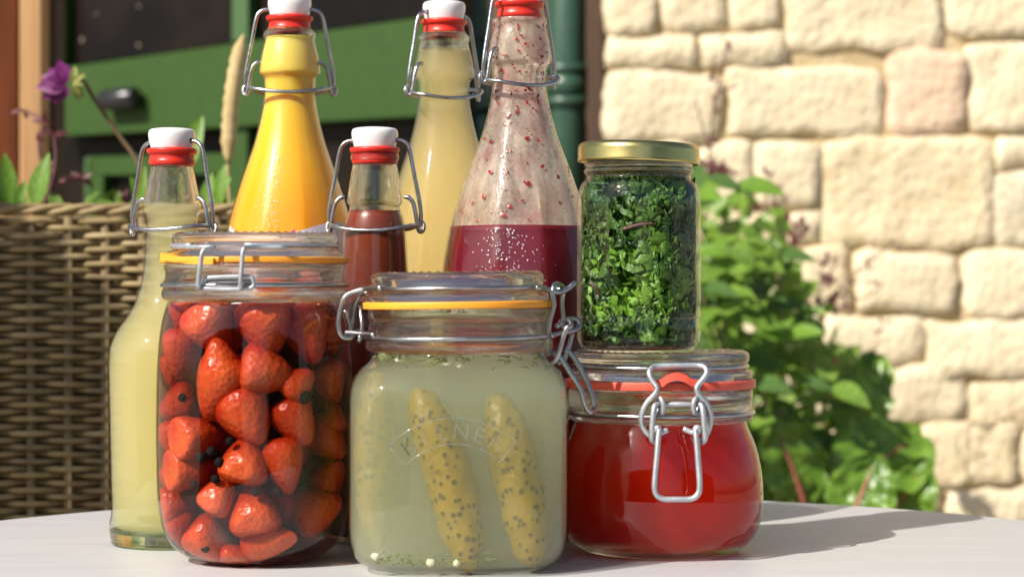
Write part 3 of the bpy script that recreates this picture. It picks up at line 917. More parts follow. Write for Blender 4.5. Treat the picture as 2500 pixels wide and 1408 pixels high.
def make_reflection_hedge(x0, x1, label):
    hedge = thing('hedge', label, 'hedge', ((x0 + x1) / 2, -2.6, 0))
    V, Fc = [], []
    nx, nz = int((x1 - x0) * 13), 24
    for j in range(nz + 1):
        for i in range(nx + 1):
            p = Vector((x0 + (x1 - x0) * i / nx, -2.6, 2.1 * j / nz))
            V.append(p + Vector((0, .16 * noise.noise(p * 2.2) + .10 * noise.noise(p * 7), .05 * noise.noise(p * 6 + Vector((9, 9, 9))))))
    for j in range(nz):
        for i in range(nx):
            a = j * (nx + 1) + i; Fc.append((a, a + 1, a + nx + 2, a + nx + 1))
    n0 = len(V); V += [v + Vector((0, -.6 - 2 * (v.y + 2.6), 0)) for v in V[:n0]]
    Fc += [tuple(i + n0 for i in f[::-1]) for f in Fc]
    for i in range(nx):
        a = nz * (nx + 1) + i; Fc.append((a, a + 1, n0 + a + 1, n0 + a))
    for i0 in (0, nx):
        for j in range(nz):
            a = j * (nx + 1) + i0; b_ = a + nx + 1; Fc.append((a, b_, n0 + b_, n0 + a))
    wpart('foliage', V, Fc, 'hedge', hedge)
make_reflection_hedge(-6.0, -.6, 'unseen hedge added behind the camera, left of the gap, to darken glass reflections')
make_reflection_hedge(1.5, 6.0, 'unseen hedge added behind the camera, right of the gap, to darken glass reflections')

# ------------------------------------------------------------------ swing-top bottles
def zy(y, d): return CZ - (y - 704.) / F * d          # height of photo row y at distance d
WIRE_R = .00125

def facets(N, z0, z1, amt):
    def f(t, r, z):
        b = 0 if z > z1 else (1 if z < z0 else (z1 - z) / (z1 - z0))
        a = (t % (2 * PI / N)) - PI / N
        g = math.cos(PI / N) / math.cos(a)
        g = g * 1.0 + (1 - math.cos(PI / N)) * .5
        return 1 + (g - 1) * b * amt
    return f

def swing_bottle(name, label, cx, d, prof_px, level_px, liquid, lname, capy, rot, ring_tilt=(0, 0), shape=None, wall=.0022, base_th=.004, film=False,
                 glassmat='glass_bottle', thin='thin', open_=False, lsc=1., group='swing top bottles'):
    s = S(d); bx = (cx - 1250) / s
    t = thing(name, label, 'bottle', (bx, d, TZ), group)
    c = (bx, d, 0)
    prof = [(r / s, max(TZ + .0006, zy(y, d))) for r, y in prof_px]        # top to bottom
    prof = resample(prof, 5)
    lev = zy(level_px, d)
    outer = []
    for r, z in prof: outer.append((r, z, 1 if z > lev else 0))
    # inner wall, only where there is air above the liquid
    inner = [(r - wall, z, 1) for r, z, _ in outer if z > lev - .001]
    inner = inner[::-1]
    lip = outer[0]
    pf = inner + [(lip[0] - wall * .5, lip[1] + .0014, 1)] + outer
    if film:
        pf = [(q[0], q[1], 0) for q in outer]
        V, Fc, _ = lathe([(r - .0010, z) for r, z, _m in outer[4:] if z > lev - .001], 96, shape, c=c)
        wpart('residue_refraction_film', V, Fc, 'film', t)
    if outer[-1][0] > 1e-4: pf.append((0, outer[-1][1], 0))
    sh = shape
    V, Fc, mi = lathe(pf, 96, sh, c=c)
    wpart('glass', V, Fc, [thin, glassmat], t, mi=mi)
    # liquid
    zb_ = TZ + base_th
    lp_ = [(r - wall * .42, z) for r, z, _ in outer if zb_ + .004 < z < lev - .0003]
    rtop = lp_[0][0]
    r_bot = lp_[-1][0]
    lq = [(0, lev - .0003), (rtop * .9, lev - .0003), (rtop, lev - .0001)] + lp_ + [(r_bot * .96, zb_ + .0015), (r_bot * .85, zb_), (0, zb_)]
    V, Fc, _ = lathe(lq, 96, sh, c=c)
    lo = wpart(lname, V, Fc, liquid, t)
    # solid glass foot
    fr = [(r - .0003, z) for r, z, _ in outer if z < zb_ + .001]
    if len(fr) > 2 and base_th > .006:
        V, Fc, _ = lathe([(0, zb_ - .0006)] + [(fr[0][0], zb_ - .0006)] + [q for q in fr if q[1] < zb_ - .001] + [(0, TZ + .0010)], 72, sh, c=c)
        wpart('foot', V, Fc, 'glass_green', t)
    # ceramic stopper, rubber, wires; local frame turned by rot about the axis
    k = 1 / 3953.
    zc = zy(capy, d)
    R = Matrix.Rotation(rot, 3, 'Z')
    def w(pts, tilt=False):
        out = []
        for p in pts:
            q = Vector(p)
            if tilt: q = Vector((q.x, q.y, q.z + q.x * ring_tilt[0] + q.y * ring_tilt[1]))
            out.append(R @ q + Vector((bx, d, zc)))
        return out
    cap = [(0, 0), (38 * k, -.2 * k), (49 * k, -3 * k), (52.5 * k, -9 * k), (53 * k, -18 * k), (51 * k, -30 * k), (47 * k, -45 * k), (0, -46 * k)]
    V, Fc, _ = lathe([(r, z + zc) for r, z in resample(cap[1:-1], 4) ] , 48, c=c)
    Vt, Ft, _ = lathe([(38 * k, zc - .2 * k), (0, zc)], 48, c=c)
    V2, F2, _ = lathe([(0, zc - 46 * k), (47 * k, zc - 45 * k)], 48, c=c)
    V, Fc = join((V, Fc), (Vt, Ft), (V2, F2))
    st = wpart('stopper', V, Fc, 'ceramic', t)
    # dark pivot holes of the stopper
    for sx in (-1, 1):
        V, Fc = tube(w([(sx * 46 * k, 0, -28 * k), (sx * 52.2 * k, 0, -28 * k)]), 7 * k, 10, raw=True); wpart('pivot_hole', V, Fc, 'iron', st)
    sl_ = [(40 * k, -44 * k), (55 * k, -46 * k), (57 * k, -52 * k), (54 * k, -58 * k), (50 * k, -61 * k), (50.5 * k, -70 * k), (52 * k, -76 * k), (48 * k, -84 * k), (20 * k, -86 * k)]
    V, Fc, _ = lathe([(r, z + zc) for r, z in resample(sl_, 3)], 48, c=c); wpart('rubber_seal', V, Fc, 'seal_red', t)
    for sx in (-1, 1):
        b_ = [(sx * 44 * k, 0, -30 * k), (sx * 60 * k, 0, -30 * k), (sx * 74 * k, 0, -38 * k), (sx * 82 * k, 0, -56 * k), (sx * 92 * k, 0, -110 * k), (sx * 103 * k, 0, -165 * k),
              (sx * 107 * k, 0, -195 * k), (sx * 105 * k, 3 * k, -214 * k), (sx * 100 * k, 5 * k, -226 * k), (sx * 93 * k, 2 * k, -222 * k)]
        V, Fc = tube(w(b_), WIRE_R, 8); wpart('bail_arm', V, Fc, 'wire', t)
        l_ = [(sx * 70 * k, -5 * k, -158 * k), (sx * 80 * k, -6 * k, -160 * k), (sx * 90 * k, -7 * k, -172 * k), (sx * 96 * k, -7 * k, -196 * k), (sx * 100 * k, -6 * k, -222 * k),
              (sx * 103 * k, -2 * k, -236 * k), (sx * 110 * k, 3 * k, -236 * k), (sx * 113 * k, 6 * k, -224 * k), (sx * 106 * k, 8 * k, -214 * k), (sx * 96 * k, 6 * k, -216 * k)]
        V, Fc = tube(w(l_), WIRE_R, 8); wpart('lever_arm', V, Fc, 'wire', t)
    n = 28
    rr = [(98 * k if abs(math.cos(a)) > .98 else 98 * k * abs(math.cos(a)) ** .8 if False else 0, a) for a in [2 * PI * i / n for i in range(n)]]
    ring = []
    for _, a in rr:
        ca, sa = math.cos(a), math.sin(a)
        ring.append((math.copysign(abs(ca) ** 1.0, ca) * 99 * k, math.copysign(abs(sa) ** .75, sa) * 69 * k, -222 * k - 14 * k * (1 - abs(ca) ** 2)))
    V, Fc = tube(w(ring, True), WIRE_R, 8, True, k=3); wpart('neck_ring', V, Fc, 'wire', t)
    return t, c, outer, lev

BOT = [(57, 84), (60, 78), (63, 82), (63.5, 90), (61, 98), (64, 112), (69, 132), (73, 155), (75, 172), (74, 181), (66, 190), (63.5, 197), (62.5, 215), (63, 235),
       (66, 262), (74, 300), (87, 350), (104, 400), (121, 450), (136, 500), (149, 550), (161, 610), (169, 670), (172, 740), (172, 1000), (172, 1230), (166, 1256), (150, 1271), (120, 1276), (0, 1277)]
BOT = BOT[1:]
def rescale(prof, s, bottom, wide=1.0):     # same bottle nearer or farther: scale photo rows about the horizon, end on the table
    out = []
    for r, y in prof:
        f = 1 + (wide - 1) * max(0, min(1, (y - 300) / 250))
        out.append((r * s * f, 704 - (704 - y) * s))
    return out
# orange
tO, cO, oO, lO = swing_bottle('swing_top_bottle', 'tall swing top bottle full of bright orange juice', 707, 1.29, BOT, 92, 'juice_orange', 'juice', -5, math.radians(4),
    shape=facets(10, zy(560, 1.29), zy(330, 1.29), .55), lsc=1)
# pale
s = 1.29 / 1.31
tP, cP, oP, lP = swing_bottle('swing_top_bottle', 'tall swing top bottle of cloudy pale yellow juice', 1084, 1.31, rescale(BOT, s, 0), 120, 'pale_volume', 'juice', 5, math.radians(38), (.10, .10),
    shape=facets(10, zy(560, 1.31), zy(330, 1.31), .6))
# red
s = 1.29 / 1.225
tR, cR, oR, lR = swing_bottle('swing_top_bottle', 'tall swing top bottle half emptied of crimson juice with pulp flecks', 1268, 1.225, rescale(BOT, s, 0, 1.05), 553, 'juice_red', 'juice', -42, math.radians(40), (.10, .10),
    shape=facets(10, zy(560, 1.225), zy(300, 1.225), .7), film=True)
MINI = [(54, 372), (58, 378), (59, 387), (55, 396), (54, 402), (58, 425), (62, 450), (66, 478), (67.5, 492), (64, 500), (61, 505), (63, 514), (70, 530), (76, 562), (79, 610), (84, 680), (98, 760), (117, 850), (126, 930), (127, 1000), (127, 1280), (120, 1305), (95, 1317), (0, 1318)]
tM, cM, oM, lM = swing_bottle('swing_top_bottle', 'small swing top bottle of reddish brown syrup', 915, 1.205, MINI, 515, 'juice_brown', 'syrup', 312, math.radians(-8))
LEFT = [(50, 388), (53, 394), (54, 402), (51, 410), (56, 430), (63, 465), (69, 500), (70, 516), (65, 524), (62, 532), (62, 560), (65, 620), (72, 680), (85, 725), (105, 765), (132, 803), (149, 838), (154, 875), (154, 920), (151, 1050), (148, 1180), (146, 1235), (147, 1258), (151, 1272), (151, 1290), (147, 1312), (132, 1323), (0, 1325)]
tL, cL, oL, lL = swing_bottle('swing_top_bottle', 'swing top bottle of cloudy lemon drink at the left end', 420, 1.19, LEFT, 496, 'lemon_volume', 'drink', 314, math.radians(-24), (.0, -.10), base_th=.009, thin='thin_green')

# pulp flecks and droplets on the crimson bottle
def surf(outer, c, th, z, off, sh):
    lo = min(range(len(outer) - 1), key=lambda i: abs(outer[i][1] - z))
    a, b = outer[lo], outer[min(lo + 1, len(outer) - 1)]
    if b[1] > z and lo + 2 < len(outer): a, b = b, outer[lo + 2]
    t_ = 0 if abs(a[1] - b[1]) < 1e-7 else max(0, min(1, (a[1] - z) / (a[1] - b[1])))
    r = a[0] + (b[0] - a[0]) * t_
    f = sh(th, r, z) if sh else 1
    p = Vector((c[0] + (r * f + off) * math.cos(th), c[1] + (r * f + off) * math.sin(th), z))
    return p, Vector((math.cos(th), math.sin(th), (b[0] - a[0]) / max(1e-5, (a[1] - b[1])) )).normalized()
shR = facets(10, zy(560, 1.225), zy(300, 1.225), .7)
def blob(p, n, s, asp, th, seed):
    e1 = n.orthogonal().normalized(); e1 = Matrix.Rotation(seed, 3, n) @ e1; e2 = n.cross(e1)
    K = 7
    r_ = random.Random(seed)
    ring = [p + (e1 * math.cos(2 * PI * i / K) * asp + e2 * math.sin(2 * PI * i / K)) * s * r_.uniform(.45, 1.35) for i in range(K)]
    return ring + [p + n * th], [(i, (i + 1) % K, K) for i in range(K)]
vf = []
rf = random.Random(21)
ztop = oR[0][1]
for i in range(760):
    u = rf.random()
    z = lR + (ztop - lR - .004) * (u if i % 2 else u ** .6)
    th = rf.uniform(0, 2 * PI)
    p, n = surf(oR, cR, th, z, .00012, shR)
    s_ = rf.choice([.0004, .0005, .0006, .0008, .0011, .0016]) * rf.uniform(.7, 1.2)
    vf.append(blob(p, n, s_, rf.uniform(.35, 1), s_ * .15, i))
V, Fc = join(*vf); o = wpart('pulp_flecks', V, Fc, 'pulp', tR); o['kind'] = 'stuff'
def beads(t, outer, c, sh, lst, name='droplets'):
    vf = []
    for i, (th, z, s_) in enumerate(lst):
        p, n = surf(outer, c, th, z, .0001, sh); vf.append(blob(p, n, s_, 1, s_ * .8, i * 1.7))
    V, Fc = join(*vf); o = wpart(name, V, Fc, 'bead', t); o['kind'] = 'stuff'
beads(tR, oR, cR, shR, [(rf.gauss(-PI * .56, .22), rf.uniform(zy(700, 1.225), zy(562, 1.225)), rf.uniform(.0002, .00045)) for i in range(170)])
beads(tO, oO, cO, facets(10, zy(560, 1.29), zy(330, 1.29), .55), [(-PI * .5 + rf.gauss(-.22, .10), rf.uniform(zy(560, 1.29), zy(370, 1.29)), rf.uniform(.0002, .0004)) for i in range(90)])

# label on the orange bottle
shO = facets(10, zy(560, 1.29), zy(330, 1.29), .55)
V, Fc = [], []
n = 40
for i in range(n + 1):
    u = i / n
    th = -PI * .5 + (-1.15 + 2.3 * u)
    top = zy(566 + 22 * math.sin(u * 5) - (14 if u < .12 else 0), 1.29)
    for z in (zy(900, 1.29), zy(700, 1.29), top):
        p, _n = surf(oO, cO, th, z, .0006, shO); V.append(p)
for i in range(n):
    for j in range(2): Fc.append((i * 3 + j, i * 3 + 3 + j, i * 3 + 4 + j, i * 3 + 1 + j))
lab = wpart('label', V, Fc, 'label_paper', tO)
V, Fc = [], []
for i in range(9):
    th = -PI * .5 + (.05 + .14 * i / 8)
    for z in (zy(600, 1.29), zy(563 + 14 * (1 - i / 8), 1.29)):
        p, _n = surf(oO, cO, th, z, .0011, shO); V.append(p)
for i in range(8): Fc.append((i * 2, i * 2 + 2, i * 2 + 3, i * 2 + 1))
wpart('label_print', V, Fc, 'label_pink', lab)

# ------------------------------------------------------------------ clip-top jars
def squircle(pz_):             # pz_(z) -> exponent
    def f(t, r, z):
        p = pz_(z)
        if p <= 2.01: return 1.
        return (abs(math.cos(t)) ** p + abs(math.sin(t)) ** p) ** (-1 / p)
    return f

def clip_jar(name, label, cx, d, body, neck, seal, lid, sealmat, shape=None, neckshape=None, n=112, wall=.0035, dx=0., lvl=None, tilt=0.):
    """body/neck: outline (half width px, row) from the top down; neck = solid glass finish; lid = (r_top, r_groove, r_flange, y_top, y_slab, y_groove, y_flange)"""
    s = S(d); bx = (cx - 1250) / s
    t = thing(name, label, 'jar', (bx, d, TZ), 'clip top jars')
    c = (bx, d, 0)
    pz_ = lambda q: [(r / s, max(TZ + .0006, zy(y, d))) for r, y in q]
    nk = resample(pz_(neck), 4)
    zlow = nk[-1][1]
    inn = [(nk[-1][0] - wall, zlow), (nk[0][0] - wall - .001, nk[0][1])]
    V, Fc, _ = lathe([inn[1]] + nk + [inn[0]], n, neckshape or shape, c=c, closed=True)
    wpart('neck', V, Fc, 'glass', t)
    bd = resample(pz_(body), 5)
    if bd[-1][0] > 1e-5: bd.append((0, bd[-1][1]))
    V, Fc, _ = lathe(bd, n, shape, c=c)
    g = wpart('glass', V, Fc, 'thin', t)
    # rubber ring
    r0, r1, y0, y1 = seal
    q = roundtop(r0 / s, r1 / s, zy(y1, d), zy(y0, d), .0006)
    V, Fc, _ = lathe(q, 96, None, c=(bx + dx, d, 0), closed=True)
    if tilt: V = [Vector((v.x, v.y, v.z + (v.x - bx) * tilt)) for v in V]
    wpart('rubber_seal', V, Fc, sealmat, t)
    # lid
    rt, rg, rf_, yt, ys, yg, yf = lid
    pr = [(0, yt + 2), (rt * .80, yt + 2), (rt * .86, yt + 1), (rt * .93, yt - 1), (rt - 3, yt + 1), (rt, yt + 6), (rt, ys - 6), (rt - 3, ys), (rg + 2, ys + 3), (rg, ys + 6), (rg, yg - 4), (rg + 4, yg),
          (rf_ - 2, yg + 3), (rf_, yg + 7), (rf_, yf - 2), (rf_ - 2, yf), (rf_ - 24, yf), (rf_ - 30, yf - 4), (rg - 34, ys + 10), (rg - 40, yt + 16), (0, yt + 15)]
    pr = pz_(pr)
    def knurl(t_, r, z):
        return 1.
    V, Fc, _ = lathe(pr, 120, None, c=(bx + dx, d, 0))
    # milled edge: small teeth round the rim of the lid
    for i, v in enumerate(V):
        r_ = math.hypot(v.x - bx - dx, v.y - d)
        if abs(r_ - (rt * .93) / s) < 2e-4 and v.z > zy(yt + 3, d) and i % 2: v.z += .0009
    if tilt: V = [Vector((v.x, v.y, v.z + (v.x - bx) * tilt)) for v in V]
    wpart('lid', V, Fc, 'glass', t)
    return t, c, bd, s

def ringwire(t, c, r, z, gapa=None, rad=WIRE_R, name='neck_wire', mat_='wire', tilt=0., n=64):
    a0, a1 = gapa if gapa else (0, 2 * PI)
    pts = []
    for i in range(n + (1 if gapa else 0)):
        a = a0 + (a1 - a0) * i / n
        pts.append(Vector((c[0] + r * math.cos(a), c[1] + r * math.sin(a), z + r * math.cos(a) * tilt)))
    V, Fc = tube(pts, rad, 8, gapa is None, raw=True)
    return wpart(name, V, Fc, mat_, t)

def trace(t, pts, d, name, mat_='wire', rad=WIRE_R, closed=False, k=4):
    """wire through photo points (px, py, distance offset from d)"""
    V, Fc = tube([P(p[0], p[1], d + (p[2] if len(p) > 2 else 0)) for p in pts], rad, 8, closed, k=k)
    return wpart(name, V, Fc, mat_, t)

# --- strawberry jar
SD = 1.118
tS, cS, bS, sS = clip_jar('clip_top_jar', 'clip top glass jar packed with whole strawberries in dark liquor', 622, SD,
    [(210, 736), (216, 752), (226, 790), (234, 850), (238, 930), (239, 1050), (237, 1180), (232, 1240), (222, 1285), (203, 1322), (172, 1348), (135, 1361), (100, 1364), (0, 1364)],
    [(214, 644), (219, 647), (219, 655), (216, 664), (217, 680), (222, 690), (218, 697), (222, 705), (225, 712), (225, 722), (221, 730), (211, 737)],
    (190, 229, 629, 643), (201, 196, 214, 573, 594, 612, 629), 'seal_orange')
ringwire(tS, cS, 223 / sS, zy(696, SD))
ringwire(tS, cS, 199 / sS, zy(602, SD), (math.radians(-90), math.radians(228)), name='lid_wire', mat_='wire_dull')
fd = -.0495
trace(tS, [(425, 603, -.030), (480, 603, -.046), (520, 603, fd - .002), (512, 606, fd - .004), (496, 612, fd - .006), (490, 640, fd - .006), (484, 690, fd - .005), (488, 702, fd - .003), (500, 700, fd)], SD, 'hinge_wire', 'wire_dull')
trace(tS, [(700, 603, -.047), (640, 603, fd + .001), (606, 604, fd - .003), (594, 610, fd - .006), (590, 650, fd - .006), (587, 692, fd - .006), (590, 703, fd - .004), (596, 690, fd)], SD, 'hinge_wire', 'wire_dull')
trace(tS, [(496, 698, fd - .002), (500, 682, fd - .002), (520, 677, fd - .003), (604, 675, fd - .003), (618, 684, fd - .003), (614, 702, fd - .003), (560, 706, fd - .003), (505, 704, fd - .003)], SD, 'hinge_wire', 'wire_dull', closed=True)
trace(tS, [(500, 689, fd), (516, 687, fd - .001), (600, 687, fd - .001), (622, 690, fd)], SD, 'hinge_pin', 'wire_dull', rad=.0011)
# tab of the rubber ring, lifted at the left
def tabstrip(t, pts, d, mat_, th=.0032, w=.0125):
    V, Fc = [], []
    ps = [P(p[0], p[1], d + p[2]) for p in pts]
    ps = spline(ps, 5)
    for p in ps:
        inw = Vector((cS[0] - p.x, cS[1] - p.y, 0)).normalized() if d == SD else Vector((0, 1, 0))
        for a, b in ((0, 0), (w, 0), (w, th), (0, th)): V.append(p + inw * a + Vector((0, 0, b)))
    for i in range(len(ps) - 1):
        for j in range(4):
            Fc.append((i * 4 + j, i * 4 + (j + 1) % 4, i * 4 + 4 + (j + 1) % 4, i * 4 + 4 + j))
    Fc += [(3, 2, 1, 0), tuple(len(V) - 4 + j for j in range(4))]
    return wpart('seal_tab', V, Fc, mat_, t, False)
tabstrip(tS, [(392, 632, -.026), (410, 637, -.030), (440, 642, -.036), (478, 645, -.0445), (520, 645, -.0502)], SD, 'seal_orange')
# dark liquor (absorbing) and its dark heart
zS = zy(742, SD)
lq = [(0, zS), (bS[2][0] - .002, zS)] + [(r - .0003, z) for r, z in bS if TZ + .003 < z < zS - .002] + [(.030, TZ + .0016), (0, TZ + .0022)]
V, Fc, _ = lathe(lq, 80, None, c=cS); wpart('liquor', V, Fc, 'syrup_volume', tS)
# strawberries: (px, py, half length px, half width px, tip direction degrees in the picture, depth)
def berry_mesh(seed):
    r_ = random.Random(seed)
    pr = [(.02, 1.0), (.22, .93), (.42, .74), (.62, .45), (.80, .10), (.92, -.25), (.94, -.50), (.84, -.72), (.60, -.86), (.30, -.90), (.0, -.84)]
    pr = resample(pr, 2)
    V, Fc, _ = lathe([(r, z) for r, z in pr][::-1], 28)
    off = Vector((seed * 3.1, seed * 1.7, 0))
    V = [v * (1 + .045 * noise.noise(v * 1.2 + off) + .01 * noise.noise(v * 4 + off)) for v in V]
    return [Vector((v.x, v.y, v.z)) for v in V], Fc
bm = []
for q in range(6):
    V, Fc = berry_mesh(q); bm.append(mesh('strawberry', [v * .0155 for v in V], Fc, 'strawberry'))
cal = leaf_mesh('sepal', 'calyx', 1, .4, 3, .2, .4)
berries = [(665, 795, 72, 66, -80), (535, 795, 68, 64, -60), (455, 860, 62, 52, -95), (560, 935, 85, 62, -110), (668, 900, 66, 60, -10), (755, 815, 74, 60, -70),
           (625, 1010, 70, 62, -60), (445, 985, 55, 52, 200), (735, 1020, 62, 52, -60), (425, 760, 55, 40, -90), (500, 1055, 70, 50, 10), (415, 1075, 58, 45, -80),
           (620, 1110, 60, 56, 80), (710, 1120, 68, 48, -80), (480, 1135, 70, 50, 0), (800, 1070, 60, 48, -40), (445, 1225, 58, 48, 20), (640, 1230, 62, 58, 100),
           (560, 1190, 50, 42, 60), (775, 1235, 66, 60, 20), (530, 1305, 62, 54, -40), (675, 1300, 70, 42, 8), (420, 1290, 58, 44, -70), (835, 930, 54, 44, -70),
           (560, 865, 45, 42, 100), (815, 1160, 50, 42, 50), (845, 820, 46, 34, -80), (400, 900, 40, 30, -90), (395, 1170, 42, 30, -90), (600, 1340, 46, 30, 0), (740, 930, 46, 42, 40), (850, 1020, 36, 30, 90)]
known = {0: 'plump strawberry just under the rim, right of the white glint in the strawberry jar', 3: 'long strawberry pointing down left in the upper middle of the strawberry jar',
         6: 'large rounded strawberry in the very middle of the strawberry jar', 4: 'blunt strawberry with a bruised tip right of centre in the jar', 14: 'strawberry lying on its side with a black peppercorn above it',
         20: 'strawberry near the jar bottom with one black peppercorn on it', 21: 'flat red strawberry slice lying near the jar bottom', 17: 'strawberry with its green cap up, low in the middle of the jar',
         1: 'strawberry under the bright white glint of the strawberry jar', 5: 'dusky strawberry at the upper right of the strawberry jar'}
def bodyR(bd, z):
    for (r0, z0), (r1, z1) in zip(bd, bd[1:]):
        if z1 <= z <= z0: return r0 + (r1 - r0) * ((z0 - z) / max(1e-6, z0 - z1))
    return .02
ORD = ['first', 'second', 'third', 'fourth', 'fifth', 'sixth', 'seventh', 'eighth', 'ninth', 'tenth', 'eleventh', 'twelfth', 'thirteenth']
rest = [i for i in range(len(berries)) if i not in known]
tiers = [(0, 830, 'top'), (830, 960, 'second'), (960, 1080, 'third'), (1080, 1180, 'fourth'), (1180, 1270, 'fifth'), (1270, 2000, 'bottom')]
for ya, yb, tn in tiers:
    row = sorted([i for i in range(len(berries)) if ya <= berries[i][1] < yb], key=lambda i: berries[i][0])
    for k, i in enumerate(row):
        if i in known: continue
        side = 'at the left wall' if k == 0 else ('at the right wall' if k == len(row) - 1 else ORD[k] + ' from the left')
        known[i] = 'red strawberry %s in the %s layer of the strawberry jar' % (side, tn)
rb = random.Random(3)
for i, (px, py, hl, hw_, ang) in enumerate(berries):
    zc = zy(py, SD); rad = bodyR(bS, zc) - .0022
    x = (px - 622) / sS
    hw2 = hw_ / sS
    rho = rad - hw2 * .98
    # near rows sit against the glass; beyond the visible side they stay at the flank
    x = max(-rho * .985, min(rho * .985, x))
    y = -math.sqrt(max(0., rho * rho - x * x))
    wp = Vector((cS[0] + x, SD + y, zc))
    o = link('strawberry', bm[i % 6])
    a = math.radians(ang)
    dr = Vector((math.cos(a), rb.uniform(-.35, .35), math.sin(a))).normalized()
    sc_l, sc_w = hl / sS / .0155, hw_ / sS / .0155 / .94
    zc_ = dr; xx = zc_.orthogonal().normalized(); yy = zc_.cross(xx)
    m_ = Matrix((xx * sc_w * 1.06, yy * sc_w * 1.06, zc_ * sc_l * 1.04)).transposed()
    V = []
    for v in bm[i % 6].vertices:         # berries flatten a little where they press on the glass
        q = m_ @ v.co + wp
        dx_, dy_ = q.x - cS[0], q.y - SD; l = math.hypot(dx_, dy_); lim = bodyR(bS, q.z) - .0016
        if l > lim: q.x, q.y = cS[0] + dx_ / l * lim, SD + dy_ / l * lim
        V.append(q - wp)
    o.data = mesh('strawberry', V, [tuple(p.vertices) for p in bm[i % 6].polygons], 'strawberry')
    o.location = wp
    tag(o, known.get(i, 'whole red strawberry packed among others in the dark liquor jar'), 'strawberry', 'strawberries in the jar')
    if i in (2, 7, 8, 12, 17, 24, 19):
        for k in range(5):
            c_ = link('sepal', cal, o)
            aa = 2 * PI * k / 5
            orient(c_, m_ @ Vector((0, 0, -.0136)), m_ @ Vector((math.cos(aa), math.sin(aa), .12)), -dr, .0105)
for i in range(14):                      # inner layer glimpsed between the front berries
    a = -PI + PI * ((i * 5) % 14 + .5) / 14; zc = TZ + .016 + .116 * i / 13
    o = link('strawberry', bm[(i + 2) % 6]); o.location = (cS[0] + .021 * math.cos(a), SD + .021 * math.sin(a), zc)
    o.rotation_euler = (rb.uniform(0, 6), rb.uniform(0, 6), 0); o.scale = (.8,) * 3
    tag(o, 'shaded strawberry in the heart of the jar, glimpsed between the front ones', 'strawberry', 'strawberries in the jar')
# back berries filling the jar (seen from the side)
for i in range(16):
    a = rb.uniform(.15, PI - .15); zc = TZ + .02 + .115 * ((i * 7) % 16) / 16
    rho = bodyR(bS, zc) - .017
    o = link('strawberry', bm[i % 6]); o.location = (cS[0] + rho * math.cos(a), SD + rho * math.sin(a), zc)
    o.rotation_euler = (rb.uniform(0, 6), rb.uniform(0, 6), 0); o.scale = (.82,) * 3
    tag(o, 'red strawberry at the back of the jar behind the front layer', 'strawberry', 'strawberries in the jar')
pepper = sorted([(470, 962, 11), (526, 1316, 13), (478, 1092, 12), (520, 1100, 14), (545, 1085, 12), (565, 1110, 12), (555, 1150, 11), (500, 1165, 10), (650, 1180, 10), (465, 1345, 14), (760, 960, 16), (700, 1180, 12), (590, 1060, 10)])
for i, (px, py, s_) in enumerate(pepper):
    zc = zy(py, SD); rho = bodyR(bS, zc) - .0045; x = (px - 622) / sS
    V, Fc, _ = lathe([(s_ / sS * math.cos(b), s_ / sS * math.sin(b)) for b in [-PI / 2 + PI * k / 8 for k in range(9)]], 12)
    V = [v * (1 + .12 * noise.noise(v * 900 + Vector((i, 0, 0)))) for v in V]
    o = link('peppercorn', mesh('peppercorn', V, Fc, 'peppercorn'), None, (cS[0] + x, SD - math.sqrt(max(1e-6, rho * rho - x * x)), zc))
    tag(o, 'small black peppercorn among the strawberries, %s counting from the left' % ORD[i], 'peppercorn', 'peppercorns in the strawberry jar')

# --- pickle jar
KD = 1.10
def pexp(z):
    a, b = zy(935, KD), zy(868, KD)
    u = max(0, min(1, (b - z) / (b - a)))
    return 2 + 2.4 * u
tK, cK, bK, sK = clip_jar('clip_top_jar', 'square shouldered clip top jar of gherkins in cloudy brine', 1122, KD,
    [(207, 858), (212, 868), (226, 884), (246, 903), (259, 930), (264.5, 965), (265, 1010), (265, 1150), (265, 1270), (262, 1310), (251, 1340), (230, 1360), (200, 1372), (160, 1376), (0, 1376)],
    [(221, 752), (223, 755), (223, 775), (220, 786), (224, 806), (227, 815), (221, 821), (225, 828), (228, 836), (228, 847), (223, 855), (208, 860)],
    (190, 231, 735, 752), (211, 204, 224, 667, 699, 714, 735), 'seal_orange', shape=squircle(pexp), neckshape=squircle(lambda z: 2), dx=-.0012, tilt=.012)
ringwire(tK, cK, 228 / sK, zy(822, KD), tilt=.012)
ringwire(tK, cK, 208 / sK, zy(704, KD), name='lid_wire', tilt=.012)
# hinge at the left
trace(tK, [(930, 703, -.035), (900, 704, -.016), (872, 710, -.012), (845, 722, -.012), (833, 748, -.012), (826, 785, -.012), (828, 808, -.012), (838, 823, -.011), (856, 824, -.010), (866, 812, -.008)], KD, 'hinge_wire', rad=.0014)
trace(tK, [(898, 714, .0), (880, 720, .004), (866, 745, .006), (860, 785, .006), (856, 806, .004)], KD, 'hinge_wire', rad=.0013)
trace(tK, [(842, 757, -.006), (848, 775, -.006), (856, 806, -.006)], KD, 'hinge_wire', rad=.0013)
trace(tK, [(843, 812, -.012), (860, 812, -.014), (890, 815, -.018), (915, 818, -.024)], KD, 'hinge_pin', rad=.0014)
trace(tK, [(879, 744, -.006), (882, 775, -.008), (884, 800, -.012), (879, 822, -.016), (876, 832, -.014), (880, 826, -.008)], KD, 'hinge_wire', rad=.0012)
